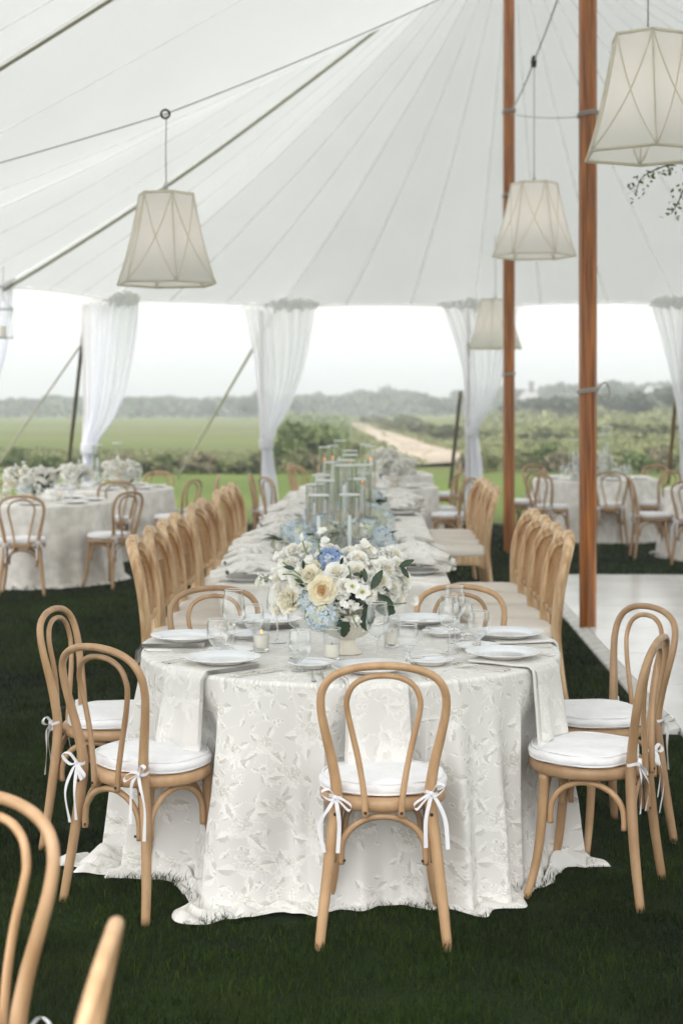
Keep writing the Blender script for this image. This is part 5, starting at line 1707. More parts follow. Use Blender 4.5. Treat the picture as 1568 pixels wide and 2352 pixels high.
def votive(h=.118, r=.0325, name='candle_holder'):
    e = empty(name)
    MB().lathe([(r * .86, .004), (r * .90, .01), (r * 1.0, h)], 36).build('cup', M['cut_glass'], e)
    MB().lathe([(.0, .0005), (r * .86, .0005), (r * .88, .012), (.0, .012)], 30).build('base', M['solid_glass'], e)
    MB().tube([(r * math.cos(k * PI / 16), r * math.sin(k * PI / 16), h) for k in range(32)], .0016, 5, closed=True).build('rim', M['rim_glint'], e)
    c = MB().lathe([(.0, .013), (r * .80, .013), (r * .84, .016), (r * .85, .056), (r * .80, .060), (r * .2, .057), (.0, .057)], 26).build('candle', M['wax'], e)
    MB().tube([(0, 0, .056), (.001, 0, .066)], .0012, 5).build('wick', M['wick'], c)
    return e
def tumbler():
    e = empty('tumbler')
    MB().lathe([(.0, .003), (.029, .003), (.031, .02), (.033, .06), (.034, .095)], 28).build('cup', M['glass'], e)
    MB().tube([(.034 * math.cos(k * PI / 14), .034 * math.sin(k * PI / 14), .095) for k in range(28)], .0017, 5, closed=True).build('rim', M['rim_glint'], e)
    return e

def on_main(px, py):
    return gp(px, py, ZP)
for px, py, w in ((500, 1511, 'by the plate at the rear lawn-side chair'), (689, 1541, 'at the front edge beside the cut-glass candle'), (936, 1524, 'just above the hoop of the chair with its back to us'), (1100, 1489, 'beside the scalloped plate on the dance floor side'),
                  (583, 1472, 'in front of the far lawn-side hoop'), (1062, 1470, 'behind a wine glass toward the dance floor hoop')):
    p = on_main(px, py)
    place('goblet', goblet, p.x, p.y, p.z, RND.random(), 'short-stemmed water goblet ' + w, 'glass', 'water goblets of the front round table')
for px, py, w, s in ((537, 1492, 'rising before the far lawn-side chair hoop', 1.03), (637, 1476, 'touching the cream peony on the lawn side of the bouquet', 1.0), (867, 1526, 'in front of the bouquet urn toward the dance floor', 1.0), (1031, 1500, 'standing foremost before the far dance floor hoop', .98), (1044, 1476, 'standing just behind another before the dance floor hoop', 1.0),
                     (684, 1500, 'behind the front water goblet by the urn', .92)):
    p = on_main(px, py)
    place('wine', wine_glass, p.x, p.y, p.z, RND.random(), 'tall clear wine glass ' + w, 'glass', 'wine glasses of the front round table', s)
for px, py, w, lit in ((600, 1496, 'lit, among the lawn-side glasses', True), (762, 1517, 'in front of the bouquet urn', False), (899, 1486, 'behind the wine glass beside the urn', False)):
    p = on_main(px, py)
    o = place('votive', votive, p.x, p.y, p.z, RND.random(), 'cut-glass candle holder with a cream candle ' + w, 'candle', 'cut-glass candles of the front round table')
    if lit: lit_v = o
fm = MB().lathe([(.0, .064), (.0026, .068), (.0036, .073), (.0022, .080), (.0, .088)], 10).build('flame', M['flame'], lit_v)

# ------------------------------------------------------------------ flowers
def rotm(axis, spin=0.0):
    ax = Vector(axis).normalized()
    return ax.to_track_quat('Z', 'Y').to_matrix() @ Matrix.Rotation(spin, 3, 'Z')
def petal(g, a, r0, L, W, tilt0, tilt1, cup, ruff, seed, mi=0, z0=0.0, nu=4, nv=5, notch=0.0):
    o_ = Vector((math.cos(a), math.sin(a), 0)); t_ = Vector((-math.sin(a), math.cos(a), 0)); up = Vector((0, 0, 1))
    pos = []
    p = o_ * r0 + up * z0
    spine = [p.copy()]
    for j in range(nv):
        v = (j + .5) / nv
        tl = tilt0 + (tilt1 - tilt0) * v
        p = p + (up * math.cos(tl) + o_ * math.sin(tl)) * (L / nv)
        spine.append(p.copy())
    def f(u, v):
        q = v * nv; k = min(int(q), nv - 1); t = q - k
        s_ = spine[k].lerp(spine[k + 1], t)
        tl = tilt0 + (tilt1 - tilt0) * v
        nrm = up * math.sin(tl) - o_ * math.cos(tl)
        wv = W * (math.sin(PI * (.12 + .74 * v)) ** .75)
        x = (u - .5) * 2
        vv = v * (1 - .10 * abs(x) ** 2.5 - notch * (1 - abs(x)) * v)
        n1 = mnoise.noise((u * 2.2 + seed * 3.1, v * 2.2, seed * 1.7))
        return s_ + t_ * (x * wv) + nrm * (cup * x * x * wv + ruff * n1 * L * v) - (spine[k + 1] - spine[k]).normalized() * (L * .16 * abs(x) ** 3 * v)
    g.grid(f, nu, nv, mi=mi)

def rose(R_, seed, layers=((6, 1.0, 1.22), (7, .90, .98), (7, .78, .72), (7, .64, .50), (6, .50, .31), (5, .36, .15), (3, .2, .02)), ruff=.20):
    r_ = random.Random(seed); g = MB()
    for li, (k, s, tl) in enumerate(layers):
        for i in range(k):
            a = 2 * PI * (i + .5 * (li % 2)) / k + r_.uniform(-.2, .2)
            petal(g, a, R_ * .10 * s, R_ * (.62 + .5 * s), R_ * (.22 + .42 * s), tl * .55 + r_.uniform(-.08, .08), tl * 1.35 + r_.uniform(-.1, .15), .42, ruff, seed + i * 1.3 + li * 7, mi=0 if li < 4 else 1, z0=-R_ * .25 * s)
    g.lathe([(R_ * .24 * math.sin(PI * k / 8) * (1 + .1 * (k % 2)), R_ * (.02 + .46 * k / 8)) for k in range(9)], 9, mi=1)
    return g
def peony(R_, seed, n=60):
    r_ = random.Random(seed); g = MB()
    for i in range(n):
        s = 1 - i / n
        a = i * 2.39996
        tl = 1.5 * s ** .8 + r_.uniform(-.12, .12)
        petal(g, a, R_ * .06, R_ * (.72 + .32 * s + r_.uniform(-.08, .08)), R_ * (.20 + .26 * s), tl * .7, tl * 1.15, .35, .30, seed + i * .7, mi=0 if i < n * .85 else 1, z0=-R_ * .3 * s, notch=.12)
    return g
def hydrangea(R_, seed, n=70, fl=.0125, mix=.25):
    r_ = random.Random(seed); g = MB()
    for i in range(n):
        z = 1 - 1.55 * (i + .5) / n; a = i * 2.39996
        q = math.sqrt(max(0, 1 - z * z))
        d = Vector((q * math.cos(a), q * math.sin(a), z)) + Vector((r_.uniform(-.12, .12), r_.uniform(-.12, .12), r_.uniform(-.12, .12)))
        d.normalize()
        c = d * R_ * r_.uniform(.86, 1.05)
        Rm = rotm(d + Vector((r_.uniform(-.3, .3), r_.uniform(-.3, .3), r_.uniform(-.3, .3))), r_.random() * 6)
        s = fl * r_.uniform(.8, 1.2); mi = 1 if r_.random() < mix else 0
        for k in range(4):
            b = k * PI / 2
            v = [(0, 0, 0), (.55 * s * math.cos(b - .62), .55 * s * math.sin(b - .62), .14 * s), (1.05 * s * math.cos(b - .42), 1.05 * s * math.sin(b - .42), .05 * s), (1.22 * s * math.cos(b), 1.22 * s * math.sin(b), .20 * s),
                 (1.05 * s * math.cos(b + .42), 1.05 * s * math.sin(b + .42), .05 * s), (.55 * s * math.cos(b + .62), .55 * s * math.sin(b + .62), .14 * s)]
            g.add([c + Rm @ Vector(p) for p in v], [(0, 1, 2, 3), (0, 3, 4, 5)], mi)
    return g
def sweet_pea(R_, seed, k=5):
    r_ = random.Random(seed); g = MB()
    for i in range(k):
        a = 2 * PI * i / k + r_.uniform(-.3, .3)
        petal(g, a, R_ * .08, R_ * r_.uniform(.85, 1.15), R_ * .55, .5 + r_.uniform(-.3, .4), 1.1 + r_.uniform(-.3, .3), .2, .42, seed + i, notch=.2)
    for i in range(3):
        petal(g, i * 2.1 + 1, R_ * .04, R_ * .6, R_ * .34, .1, .5, .45, .3, seed + 9 + i)
    return g
def open_flower(R_, seed):
    r_ = random.Random(seed); g = MB()
    for i in range(6):
        a = 2 * PI * i / 6 + r_.uniform(-.1, .1)
        petal(g, a, R_ * .06, R_ * 1.0, R_ * .46, .9 + .2 * (i % 2), 1.45 - .15 * (i % 2), .10, .12, seed + i)
    for i in range(26):
        a = i * 2.4; q = R_ * .03 + R_ * .20 * math.sqrt(i / 26)
        g.tube([(q * .5 * math.cos(a), q * .5 * math.sin(a), R_ * .1), (q * math.cos(a), q * math.sin(a), R_ * .36)], [R_ * .022, R_ * .045], 4, mi=1)
    return g
def floret_spray(R_, seed, n=16):
    r_ = random.Random(seed); g = MB()
    for i in range(n):
        c = Vector((r_.gauss(0, .5), r_.gauss(0, .5), r_.gauss(0, .35))) * R_ * .75
        Rm = rotm((c.normalized() + Vector((0, 0, .6)) + Vector((r_.uniform(-.5, .5), r_.uniform(-.5, .5), 0))), r_.random() * 6)
        h = MB()
        s = R_ * r_.uniform(.24, .38)
        for k in range(5):
            petal(h, 2 * PI * k / 5, s * .05, s, s * .48, .8, 1.35, .2, .3, seed + i + k, nu=2, nv=3)
        g.add([c + Rm @ Vector(p) for p in h.v], h.f)
    return g
def leafm(L, W, seed):
    r_ = random.Random(seed)
    g = MB()
    def f(u, v):
        x = (u - .5) * 2
        w = W * math.sin(PI * (.04 + .94 * v)) ** .85 * (1 + .10 * math.sin(v * 30))
        return (x * w, v * L, -.25 * L * v * v + .25 * abs(x) * w + .02 * L * math.sin(v * 8 + seed))
    g.grid(f, 4, 10)
    return g

BM = {}
def bloom_mesh(key, fn, mats):
    if key not in BM:
        BM[key] = fn().mesh(key.split(':')[0], mats)
    return BM[key]
W_, C_, P_, B_, L_, Gn = M['petal_white'], M['petal_cream'], M['petal_peach'], M['petal_blue'], M['petal_pale'], M['petal_green']
def urn(e):
    pr = [(.0, .0), (.052, .0), (.055, .006), (.048, .012), (.036, .03), (.030, .048), (.034, .056), (.062, .066), (.088, .092), (.101, .125), (.106, .150), (.1035, .153), (.098, .148), (.09, .11), (.0, .10)]
    pp = cr(pr, 4)
    def f(u, v):
        q = v * (len(pp) - 1); k = min(int(q), len(pp) - 2); t = q - k
        r, z = pp[k] * (1 - t) + pp[k + 1] * t
        a = u * 2 * PI
        if .01 < z < .145 and r > .02: r *= 1 + .022 * math.cos(a * 30)
        return (r * math.cos(a), r * math.sin(a), z)
    return MB().grid(f, 180, 56, closeu=True).build('urn', M['urn'], e)

UP = gp(797, 1500, ZP)
arr = empty('flower_arrangement', UP, 0, 'white, cream and pale blue bouquet in a fluted cream urn on the nearest table', 'flowers', None)
urn(arr)
KPX = 1 / FPX * UP.y
def zpos(zx, zy, dy):
    """a place in the bouquet seen at (zx, zy) in the close-up, dy metres behind the urn's middle"""
    return at(564.5 + zx * .32, 940.8 + zy * .32, UP.y + dy) - UP
BC = Vector((-.03, 0, .235))
def put(name, key, fn, mats, zx, zy, r_z, dy, aim=None, spin=None):
    p = zpos(zx, zy, dy)
    me_ = bloom_mesh(f'{name}:{key}', fn, mats)
    base = float(key.split('_')[-1])
    o = link(name, me_, arr, p)
    d = (p - BC).normalized() + Vector((0, -.75, .25)) if aim is None else Vector(aim)
    o.rotation_mode = 'QUATERNION'
    o.rotation_quaternion = (rotm(d, RND.random() * 6 if spin is None else spin)).to_quaternion()
    o.scale = (r_z * .32 * KPX / base,) * 3
    return o
for (x, y, r, dy, k) in ((650, 1178, 78, -.13, 0), (703, 1272, 58, -.16, 1), (800, 1085, 72, -.05, 0), (792, 1165, 74, -.09, 2), (1078, 1130, 66, -.05, 1), (425, 1010, 58, .02, 2), (540, 1225, 45, -.1, 1), (745, 1040, 60, 0.03, 1), (905, 1395, 55, -.06, 2), (960, 1420, 60, .0, 1)):
    put('rose', f'w{k}_0.05', lambda k=k: rose(.05, 10 + k), [W_, C_], x, y, r * 1.1, dy)
put('rose', 'peach_0.05', lambda: rose(.05, 31, layers=((7, 1.0, 1.25), (8, .9, .95), (8, .76, .72), (9, .62, .50), (9, .5, .36), (9, .40, .25), (8, .3, .14), (7, .2, .05)), ruff=.2), [P_, M['petal_apricot']], 550, 1298, 102, -.17, aim=(-.12, -1, .12))
for (x, y, r, dy, k) in ((470, 1205, 92, -.10, 0), (500, 1140, 60, -.04, 1)):
    put('rose', f'c{k}_0.05', lambda k=k: rose(.05, 40 + k), [C_, C_], x, y, r, dy)
for (x, y, r, dy, k) in ((312, 1365, 112, -.08, 0), (990, 1165, 112, -.08, 1), (1030, 1285, 108, -.06, 2), (330, 1120, 80, 0.0, 3), (900, 1215, 70, -.12, 3)):
    put('peony', f'{k}_0.06', lambda k=k: peony(.06, 50 + k), [W_ if k else C_, C_], x, y, r, dy)
put('hydrangea', 'blue_0.055', lambda: hydrangea(.055, 61, 60, .015), [B_, L_], 608, 1090, 95, -.02)
put('hydrangea', 'pale_0.06', lambda: hydrangea(.06, 62, 95, .0125), [L_, Gn], 548, 1470, 122, -.12, aim=(-.2, -1, -.1))
put('hydrangea', 'pale2_0.045', lambda: hydrangea(.045, 63, 60, .0125), [L_, L_], 452, 1372, 78, -.10)
put('hydrangea', 'lav_0.05', lambda: hydrangea(.05, 64, 60, .012), [Gn, W_], 960, 1330, 80, -.02)
for (x, y, r, dy, k) in ((765, 1268, 58, -.19, 0), (832, 1308, 62, -.19, 1)):
    put('open_flower', f'{k}_0.03', lambda k=k: open_flower(.03, 70 + k), [W_, M['stamen']], x, y, r, dy, aim=(.1 * (2 * k - 1), -1, .15))
for i, (x, y, r, dy) in enumerate(((290, 1182, 60, -.05), (235, 1060, 48, .0), (432, 1000, 62, .02), (462, 1092, 50, -.06), (553, 885, 46, .02), (572, 965, 52, .01), (842, 985, 56, .0), (1182, 1375, 58, -.02), (215, 1150, 40, .0), (385, 1165, 48, -.09),
                                   (340, 1210, 44, -.09), (700, 1340, 46, -.15), (265, 1110, 42, -.02), (1100, 1235, 50, -.02), (690, 1100, 48, -.05), (520, 1060, 40, .0))):
    put('sweet_pea', f'{i % 4}_0.03', lambda i=i: sweet_pea(.03, 80 + i % 4), [W_], x, y, r, dy)
for i, (x, y, r, dy) in enumerate(((930, 1050, 85, .0), (720, 1400, 105, -.16), (790, 1530, 50, -.16), (110, 1215, 50, .0), (195, 1240, 55, -.02), (870, 1120, 60, -.08), (1150, 1225, 45, .0), (960, 1080, 60, -.02), (640, 1360, 50, -.14))):
    put('stock_spray', f'{i % 3}_0.04', lambda i=i: floret_spray(.04, 90 + i % 3), [W_], x, y, r, dy)
# blooms round the back
for i in range(12):
    a = math.radians(30 + 120 * i / 11); rr_ = .12 + .04 * (i % 3)
    p = Vector((rr_ * math.cos(a) * 1.1 - .02, rr_ * math.sin(a) * .9, .20 + .05 * (i % 4)))
    nm, key = (('peony', '1_0.06'), ('rose', 'w0_0.05'), ('peony', '2_0.06'))[i % 3]
    o = link(nm, BM[f'{nm}:{key}'], arr, p)
    o.rotation_mode = 'QUATERNION'; o.rotation_quaternion = rotm((p - Vector((0, 0, .12))), i).to_quaternion()
    o.scale = (1.1,) * 3
lm = [leafm(.085, .017, 1).mesh('leaf', M['leaf_dark']), leafm(.11, .035, 2).mesh('leaf', M['leaf_dark'])]
def leaf(zx, zy, dy, vec, k, s=1.0, nrm=(0, -1, .3)):
    p = zpos(zx, zy, dy)
    y_ = Vector(vec).normalized(); z_ = Vector(nrm); z_ = (z_ - y_ * z_.dot(y_)).normalized(); x_ = y_.cross(z_)
    o = link('leaf', lm[k], arr)
    m4 = Matrix((x_, y_, z_)).transposed().to_4x4()
    o.rotation_mode = 'QUATERNION'; o.rotation_quaternion = m4.to_quaternion(); o.location = p; o.scale = (s,) * 3
for q in ((900, 1290, -.19, (.55, 0, 1), 0, .95), (945, 1330, -.19, (.9, 0, -.5), 0, .8), (690, 1480, -.12, (.1, 0, -1), 1, .75), (860, 1400, -.14, (.3, 0, -1), 1, .7), (1100, 1130, -.1, (.8, -.2, .45), 0, .7),
          (1110, 1125, -.11, (.6, -.2, -.8), 0, .6), (860, 1240, -.18, (-.1, 0, .8), 0, .6), (1035, 1370, -.05, (.2, 0, -1), 0, .6), (840, 1470, -.14, (.3, 0, -1), 1, .6),
          (930, 1420, -.08, (1, 0, -.2), 1, .7), (760, 1200, -.1, (.3, 0, .8), 0, .6), (500, 1180, -.1, (-.6, 0, .6), 0, .5)):
    leaf(*q)
for i in range(13):                                  # small leaves peeping out between the blooms
    zx, zy = RND.uniform(340, 1060), RND.uniform(1060, 1400)
    leaf(zx, zy, RND.uniform(-.17, -.10), (RND.uniform(-1, 1), RND.uniform(-.5, -.1), RND.uniform(-.3, 1)), 0, RND.uniform(.28, .5), (RND.uniform(-.5, .5), -1, .4))
for i in range(22):
    a = 2 * PI * i / 22
    p = Vector((.06 * math.cos(a), .06 * math.sin(a), .17 + .02 * (i % 3)))
    y_ = Vector((math.cos(a), math.sin(a), .75 + .5 * (i % 2))).normalized(); z_ = Vector((0, 0, 1)); z_ = (z_ - y_ * z_.dot(y_)).normalized(); x_ = y_.cross(z_)
    o = link('leaf', lm[1], arr, p); o.rotation_mode = 'QUATERNION'; o.rotation_quaternion = Matrix((x_, y_, z_)).transposed().to_quaternion(); o.scale = (.85,) * 3
for (x, y, r, dy, k) in ((870, 1040, 74, .02, 0), (1060, 1060, 66, .02, 1), (600, 1010, 50, .05, 2), (1120, 1230, 70, -.02, 0), (340, 1015, 52, .03, 1), (640, 1275, 58, -.14, 1), (385, 1250, 62, -.10, 0), (1075, 1350, 62, -.03, 1), (960, 1240, 72, -.13, 2), (250, 1220, 62, -.02, 1), (240, 1430, 60, -.03, 0), (880, 1330, 52, -.17, 2)):
    put('rose', f'w{k}_0.05', None, [W_, C_], x, y, r * 1.15, dy)
for (x, y, r, dy, k) in ((1010, 1040, 60, .03, 1), (250, 1290, 74, -.05, 2), (1100, 1290, 74, -.02, 1)):
    put('peony', f'{k}_0.06', None, [W_, C_], x, y, r, dy)
def stem(pz, r=.0026):
    pts = [zpos(*q) for q in pz]
    MB().tube([tuple(p) for p in cr([tuple(p) for p in pts], 6)], r, 6).build('stem', M['stem'], arr)
for q in (((515, 930, -.03), (530, 1020, -.04), (558, 1110, -.05), (570, 1180, -.06)), ((265, 1095, -.10), (330, 1145, -.11), (405, 1200, -.11)), ((262, 1182, -.12), (350, 1190, -.12), (470, 1275, -.12)), ((365, 1225, -.12), (410, 1260, -.12), (445, 1300, -.12)),
          ((405, 935, .0), (425, 1000, -.02), (455, 1060, -.05)), ((950, 1422, -.10), (1040, 1400, -.10), (1150, 1388, -.06)), ((818, 1020, -.01), (795, 1060, -.03), (785, 1090, -.06)), ((735, 1120, -.13), (748, 1170, -.13), (750, 1215, -.13)), ((1085, 1215, -.04), (1115, 1190, -.04), (1165, 1215, -.02)),
          ((120, 1210, .0), (200, 1225, -.02), (300, 1230, -.04)), ((755, 1440, -.18), (772, 1500, -.18), (800, 1560, -.17)), ((520, 1080, -.04), (545, 1150, -.06), (550, 1190, -.07))):
    stem(q)
for (x, y) in ((400, 918), (722, 1115), (760, 1558), (80, 1245)):
    p = zpos(x, y, -.03)
    MB().lathe([(.0, -.016), (.006, -.012), (.009, .0), (.006, .010), (.0015, .018), (.0, .019)], 10, tuple(p)).build('bud', W_ if y < 1000 else Gn, arr)

# the same bouquet, turned, on the far tables
for nm, (x, y), s, rz, dx, dy, lab in (('near lawn-side round table', FAR['near lawn-side round table'], .95, .3, .02, .1, 'big white and blue flower bouquet on the near lawn-side round table'),
                                  ('far lawn-side round table', FAR['far lawn-side round table'], .9, 1.0, .25, -.05, 'white flower bouquet on the far lawn-side round table beside a glass cylinder'),
                                  ('far lawn-side', FAR['far lawn-side round table'], .78, 2.6, -.32, .0, 'smaller white flower bouquet at the curtain end of the far lawn-side table'),
                                  ('round table ending', FAR['round table ending the long table'], .95, 4.0, .3, 0, 'pale flower bouquet on the round table ending the long table'),
                                  ('last round', FAR['last round table beyond the long table'], 1.0, 2.2, .15, 0, 'pale flower bouquet on the last round table beyond the long table'),
                                  ('beyond', FAR['round table past the dance floor'], 1.0, 5.2, -.05, -.1, 'white flower bouquet behind the front pole on the table beyond the dance floor')):
    c = dup(arr, (x + dx, y + dy, .762), rz, lab, 'bouquets of the far tables', (s * 1.1, s * 1.1, s * .86))
    for k, ch in enumerate(c.children):
        if ch.data in (BM['hydrangea:blue_0.055'], BM['hydrangea:pale2_0.045'], BM['hydrangea:lav_0.05'], BM['rose:peach_0.05']) or (ch.data == BM['hydrangea:pale_0.06'] and dx > .1):
            ch.data = BM['peony:%d_0.06' % (1 + k % 3)]; ch.name = 'peony'

# low hydrangea garland down the long table, and the tall candles rising from it
hyd = [BM['hydrangea:pale_0.06'], BM['hydrangea:lav_0.05'], BM['hydrangea:pale2_0.045'], BM['hydrangea:blue_0.055']]
def clump(x, y, n, spread, seed, label):
    r_ = random.Random(seed)
    e = empty('hydrangea_clump', (x, y, .762), 0, label, 'flowers', 'hydrangea clumps along the long table')
    MB().lathe([(.0, 0), (.07, 0), (.085, .03), (.09, .07), (.085, .075), (.0, .06)], 20).build('bowl', M['urn'], e)
    for i in range(n):
        a = r_.random() * 6.28; q = spread * math.sqrt(r_.random())
        p = Vector((q * math.cos(a), q * math.sin(a), .10 + .09 * (1 - q / spread) + r_.uniform(-.02, .05)))
        o = link('hydrangea', hyd[(i * 2 + seed) % 3 if r_.random() > .03 else 3], e, p)
        o.rotation_mode = 'QUATERNION'; o.rotation_quaternion = rotm(p - Vector((0, 0, .02)), r_.random() * 6).to_quaternion(); o.scale = (r_.uniform(1.2, 1.6),) * 3
    for i in range(10):
        a = r_.random() * 6.28
        p = Vector((.10 * math.cos(a), .10 * math.sin(a), .10 + .04 * r_.random()))
        y_ = Vector((math.cos(a), math.sin(a), r_.uniform(.1, 1.2))).normalized(); z_ = Vector((0, 0, 1)); z_ = (z_ - y_ * z_.dot(y_)).normalized()
        o = link('leaf', lm[1], e, p); o.rotation_mode = 'QUATERNION'; o.rotation_quaternion = Matrix((y_.cross(z_), y_, z_)).transposed().to_quaternion(); o.scale = (1.1,) * 3
for i, (px, Y) in enumerate(((686, 9.3), (740, 9.75), (845, 9.5), (775, 10.6), (850, 10.8), (742, 11.3), (800, 12.2), (850, 12.8), (806, 13.8))):
    clump((px - CX) / FPX * Y, Y, 7, .12, i, 'hydrangea clump on the long table, %s from the near end' % ORD[i])

def cylinder_candle(h, r, ch, lit=False):
    e = empty('hurricane_candle')
    MB().lathe([(r, .004), (r, h)], 36).build('glass_cylinder', M['cylinder_glass'], e)
    MB().tube([((r - .0015) * math.cos(k * PI / 18), (r - .0015) * math.sin(k * PI / 18), h) for k in range(36)], .0055, 6, closed=True).build('rim', M['rim_glint'], e)
    MB().lathe([(.0, .0), (r, .0), (r, .006), (.0, .006)], 30).build('base', M['solid_glass'], e)
    c = MB().lathe([(.0, .006), (.0125, .006), (.0115, ch * .7), (.010, ch - .01), (.004, ch), (.0, ch)], 14).build('taper', M['taper_wax'], e)
    MB().tube([(0, 0, ch - .002), (.001, 0, ch + .012)], .0013, 5).build('wick', M['wick'], c)
    if lit:
        MB().lathe([(.0, ch + .006), (.004, ch + .012), (.005, ch + .020), (.003, ch + .030), (.0, ch + .040)], 10).build('flame', M['flame'], c)
    return e
HC = [  # left px, right px, top py, depth, lit, words
    (708, 755, 1137, 9.2, 0, 'short front glass cylinder on the lawn side'), (779, 826, 1136, 9.25, 0, 'short front glass cylinder toward the middle of the long table'), (768, 812, 1069, 9.7, 0, 'tall cylinder just behind the front pair'),
    (702, 742, 1113, 10.5, 0, 'cylinder at the lawn-side edge of the cluster'), (717, 757, 1091, 10.9, 0, 'middling cylinder behind the lawn-side edge one'), (812, 853, 1068, 10.6, 1, 'tall lit cylinder on the dance floor side'), (820, 854, 1087, 11.2, 1, 'lower lit cylinder on the dance floor edge of the cluster'),
    (773, 815, 1057, 11.0, 0, 'tall cylinder in the centre of the cluster'), (788, 820, 1035, 12.6, 1, 'tall lit cylinder behind the central one'), (732, 759, 1027, 14.4, 1, 'tall far lit cylinder outermost on the lawn side'), (750, 777, 1024, 14.6, 1, 'tall far lit cylinder second on the lawn side'),
    (766, 793, 1012, 15.0, 0, 'tallest looking far cylinder'), (826, 852, 1021, 14.2, 1, 'tall far lit cylinder toward the dance floor'), (838, 863, 1025, 13.4, 1, 'tall lit cylinder outermost toward the dance floor'),
    (726, 768, 1104, 9.9, 0, 'low cylinder close behind the front lawn-side one'), (800, 840, 1100, 10.1, 0, 'low cylinder close behind the front middle one'), (786, 822, 1045, 11.8, 0, 'slim tall cylinder behind the central one'), (744, 780, 1062, 12.0, 0, 'tall cylinder between the central one and the lawn side')]
for i, (l_, r2, top, Y, lit, lab) in enumerate(HC):
    x = ((l_ + r2) / 2 - CX) / FPX * Y
    h = EYE - (top - YH) / FPX * Y - .764
    r = (r2 - l_) / 2 / FPX * Y
    o = cylinder_candle(h, r, min(h - .12, .34 + .05 * (i % 3)) if not lit else h - .13, lit)
    o.location = (x, Y, .764)
    tag(o, 'pale taper candle in a ' + lab, 'candle', 'tall cylinder candles on the long table')
for px, top, nm, Y, w, lab in ((271, 1018, '', 17.9, 23, 'tall glass cylinder candle on the far lawn-side table, clear of the curtain'), (224, 1022, '', 18.0, 22, 'tall glass cylinder candle on the far lawn-side table against the curtain foot'),
                               (1316, 1010, '', 19.9, 23, 'tall glass cylinder candle before the front pole on the round table beyond'), (1394, 980, '', 20.1, 25, 'tallest glass cylinder candle just past the front pole'), (1387, 997, '', 19.8, 24, 'glass cylinder candle just before the tallest one past the front pole')):
    h = EYE - (top - YH) / FPX * Y - .764
    o = cylinder_candle(h, w / 2 / FPX * Y, h * .7, False)
    o.location = ((px - CX) / FPX * Y, Y, .764)
    tag(o, lab, 'candle', 'tall cylinder candles on far tables')

# grey linen napkins bunched on grey plates along the long table
def crumpled(seed):
    r_ = random.Random(seed)
    g = MB()
    ax = r_.uniform(-.3, .3)
    for q in range(5):
        o_ = Vector((r_.uniform(-.05, .05), r_.uniform(-.10, .10), .014 + .012 * q)); a = ax + r_.uniform(-.6, .6) + (PI / 2 if q == 3 else 0)
        L = r_.uniform(.10, .17); wd = r_.uniform(.035, .06)
        def f(u, v):
            th = u * 2 * PI
            s = (v - .5) * 2
            rr_ = wd * (1 - .55 * abs(s) ** 2.2) * (1 + .45 * mnoise.noise((s * 3 + seed, math.cos(th) * 1.6, math.sin(th) * 1.6 + q)))
            x0, y0, z0 = s * L, rr_ * math.cos(th) + .03 * math.sin(s * 3 + q), max(-.010 * q, rr_ * .55 * math.sin(th)) + .02 * (1 - s * s)
            return (o_.x + x0 * math.cos(a) - y0 * math.sin(a), o_.y + x0 * math.sin(a) + y0 * math.cos(a), max(.003, o_.z + z0))
        g.grid(f, 22, 22, closeu=True)
    # loose end
    a0 = r_.uniform(2.6, 3.6)
    def tail(u, v):
        q = .05 + v * .13
        return (q * math.cos(a0) - (u - .5) * (.05 + .09 * v) * math.sin(a0), q * math.sin(a0) + (u - .5) * (.05 + .09 * v) * math.cos(a0), max(.004, .06 - .055 * v + .016 * math.sin(u * 11 + seed) * (.4 + v)))
    g.grid(tail, 18, 8)
    return g.mesh('folds', M['linen_grey'])
crm = [crumpled(i) for i in range(4)]
knot = MB().tube([(.032 * math.cos(k * PI / 9), .004 * math.sin(k * 2.1), .03 + .032 * math.sin(k * PI / 9)) for k in range(18)], .014, 8, closed=True).mesh('knot', M['linen_grey'])
gp_me = MB().lathe([(.0, .004), (.085, .004), (.098, .010), (.132, .020), (.137, .0215), (.137, .019), (.10, .005), (.085, .0), (.0, .0)], 44).mesh('grey_plate', M['plate_grey'])
LP = [(y, -1, 'lawn') for y in LYS + [14.5]] + [(8.72, 1, 'dance floor'), (9.25, 1, 'dance floor'), (9.85, 1, 'dance floor'), (13.4, 1, 'dance floor'), (14.0, 1, 'dance floor'), (14.6, 1, 'dance floor')]
ci = {'lawn': 0, 'dance floor': 0}
for i, (y, sd_, w) in enumerate(LP):
    x = lx(-.045 + sd_ * .44, y)
    k = ci[w]; ci[w] += 1
    tag(link('dinner_plate', gp_me, loc=(x, y, .7625)), f'grey plate under a bunched napkin, {ORD[k]} along the {w} side of the long table', 'plate', 'grey plates along the long table')
    e = empty('napkin', (x + sd_ * .01, y, .780), RND.uniform(-.5, .5) + (PI if sd_ > 0 else 0), f'bunched grey linen napkin, {ORD[k]} along the {w} side of the long table', 'napkin', 'grey linen napkins along the long table')
    e.scale = (1.15, 1.15, 1.15)
    link('folds', crm[i % 4], e); link('knot', knot, e, loc=(-.02, .0, .03), rot=(0, 0, 1.4))

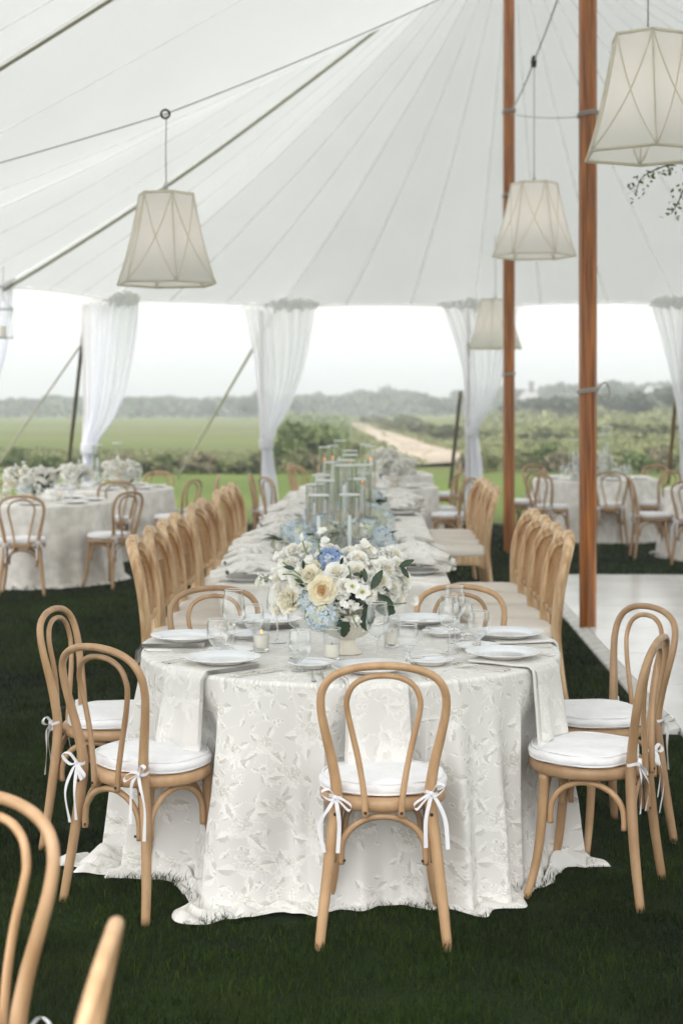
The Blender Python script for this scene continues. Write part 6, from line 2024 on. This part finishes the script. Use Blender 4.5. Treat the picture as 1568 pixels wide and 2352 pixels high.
# rows of small glasses down the long table
def small(kind, maker, x, y, label, cat, group, s=None, z=.7625):
    place(kind, maker, x, y, z, RND.random() * 6, label, cat, group, s)
for sd_, w in ((-1, 'lawn'), (1, 'dance floor')):
    for k in range(15):
        y = 8.55 + k * .43 + RND.uniform(-.05, .05)
        x = lx(-.045 + sd_ * RND.uniform(.20, .27), y)
        if k % 3 == 0: small('goblet', goblet, x, y, f'water goblet between flowers and napkins along the {w} side of the long table', 'glass', f'water goblets along the {w} side of the long table', 1.0)
        elif k % 3 == 1: small('votive', votive, x, y, f'cut-glass candle holder between flowers and napkins along the {w} side of the long table', 'candle', f'cut-glass candles along the {w} side of the long table')
        else: small('tumbler', tumbler, x, y, f'clear tumbler between flowers and napkins along the {w} side of the long table', 'glass', f'tumblers along the {w} side of the long table')
        if k % 2 == 0:
            y2 = y + .16; x2 = lx(-.045 + sd_ * RND.uniform(.27, .33), y2)
            small('wine', wine_glass, x2, y2, f'wine glass between flowers and napkins along the {w} side of the long table', 'glass', f'wine glasses along the {w} side of the long table', .8)
for nm, (x, y) in FAR.items():
    for k in range(8):
        a = 2 * PI * k / 8 + .2
        small('plate', None, x + .60 * math.cos(a), y + .60 * math.sin(a), 'white dinner plate laid on the ' + nm, 'plate', 'dinner plates on the ' + nm, .95, .765)
        for q, (kind, rr_, da, word, cat, s) in enumerate((('goblet', .42, .25, 'water goblet', 'glass', 1.0), ('wine', .40, -.2, 'wine glass', 'glass', .85), ('votive', .28, .0, 'cut-glass candle', 'candle', 1.0))):
            if q == 2 and k % 2: continue
            b = a + da
            small(kind, None, x + rr_ * math.cos(b), y + rr_ * math.sin(b), f'{word} among the settings of the ' + nm, cat, f'{word}es on the '.replace('candlees', 'candles').replace('gobletes', 'goblets') + nm, s, .762)

# ------------------------------------------------------------------ the air: faint sea haze over everything
hz = MB().box((0, 330, 14), (1440, 800, 32)).build('haze', [], None, False)
hm = bpy.data.materials.new('sea_haze'); hm.use_nodes = True
hn = hm.node_tree.nodes; hn.clear()
ho = hn.new("ShaderNodeOutputMaterial"); pv = hn.new("ShaderNodeVolumePrincipled")
pv.inputs['Color'].default_value = (0.90, 0.94, 1.0, 1); pv.inputs['Density'].default_value = 0.0018; pv.inputs['Anisotropy'].default_value = 0.2
hm.node_tree.links.new(pv.outputs[0], ho.inputs['Volume'])
hm.volume_intersection_method = 'FAST' if hasattr(hm, 'volume_intersection_method') else 'FAST'
hz.data.materials.append(hm)
tag(hz, 'pale sea haze softening the far trees', 'haze', kind='stuff')
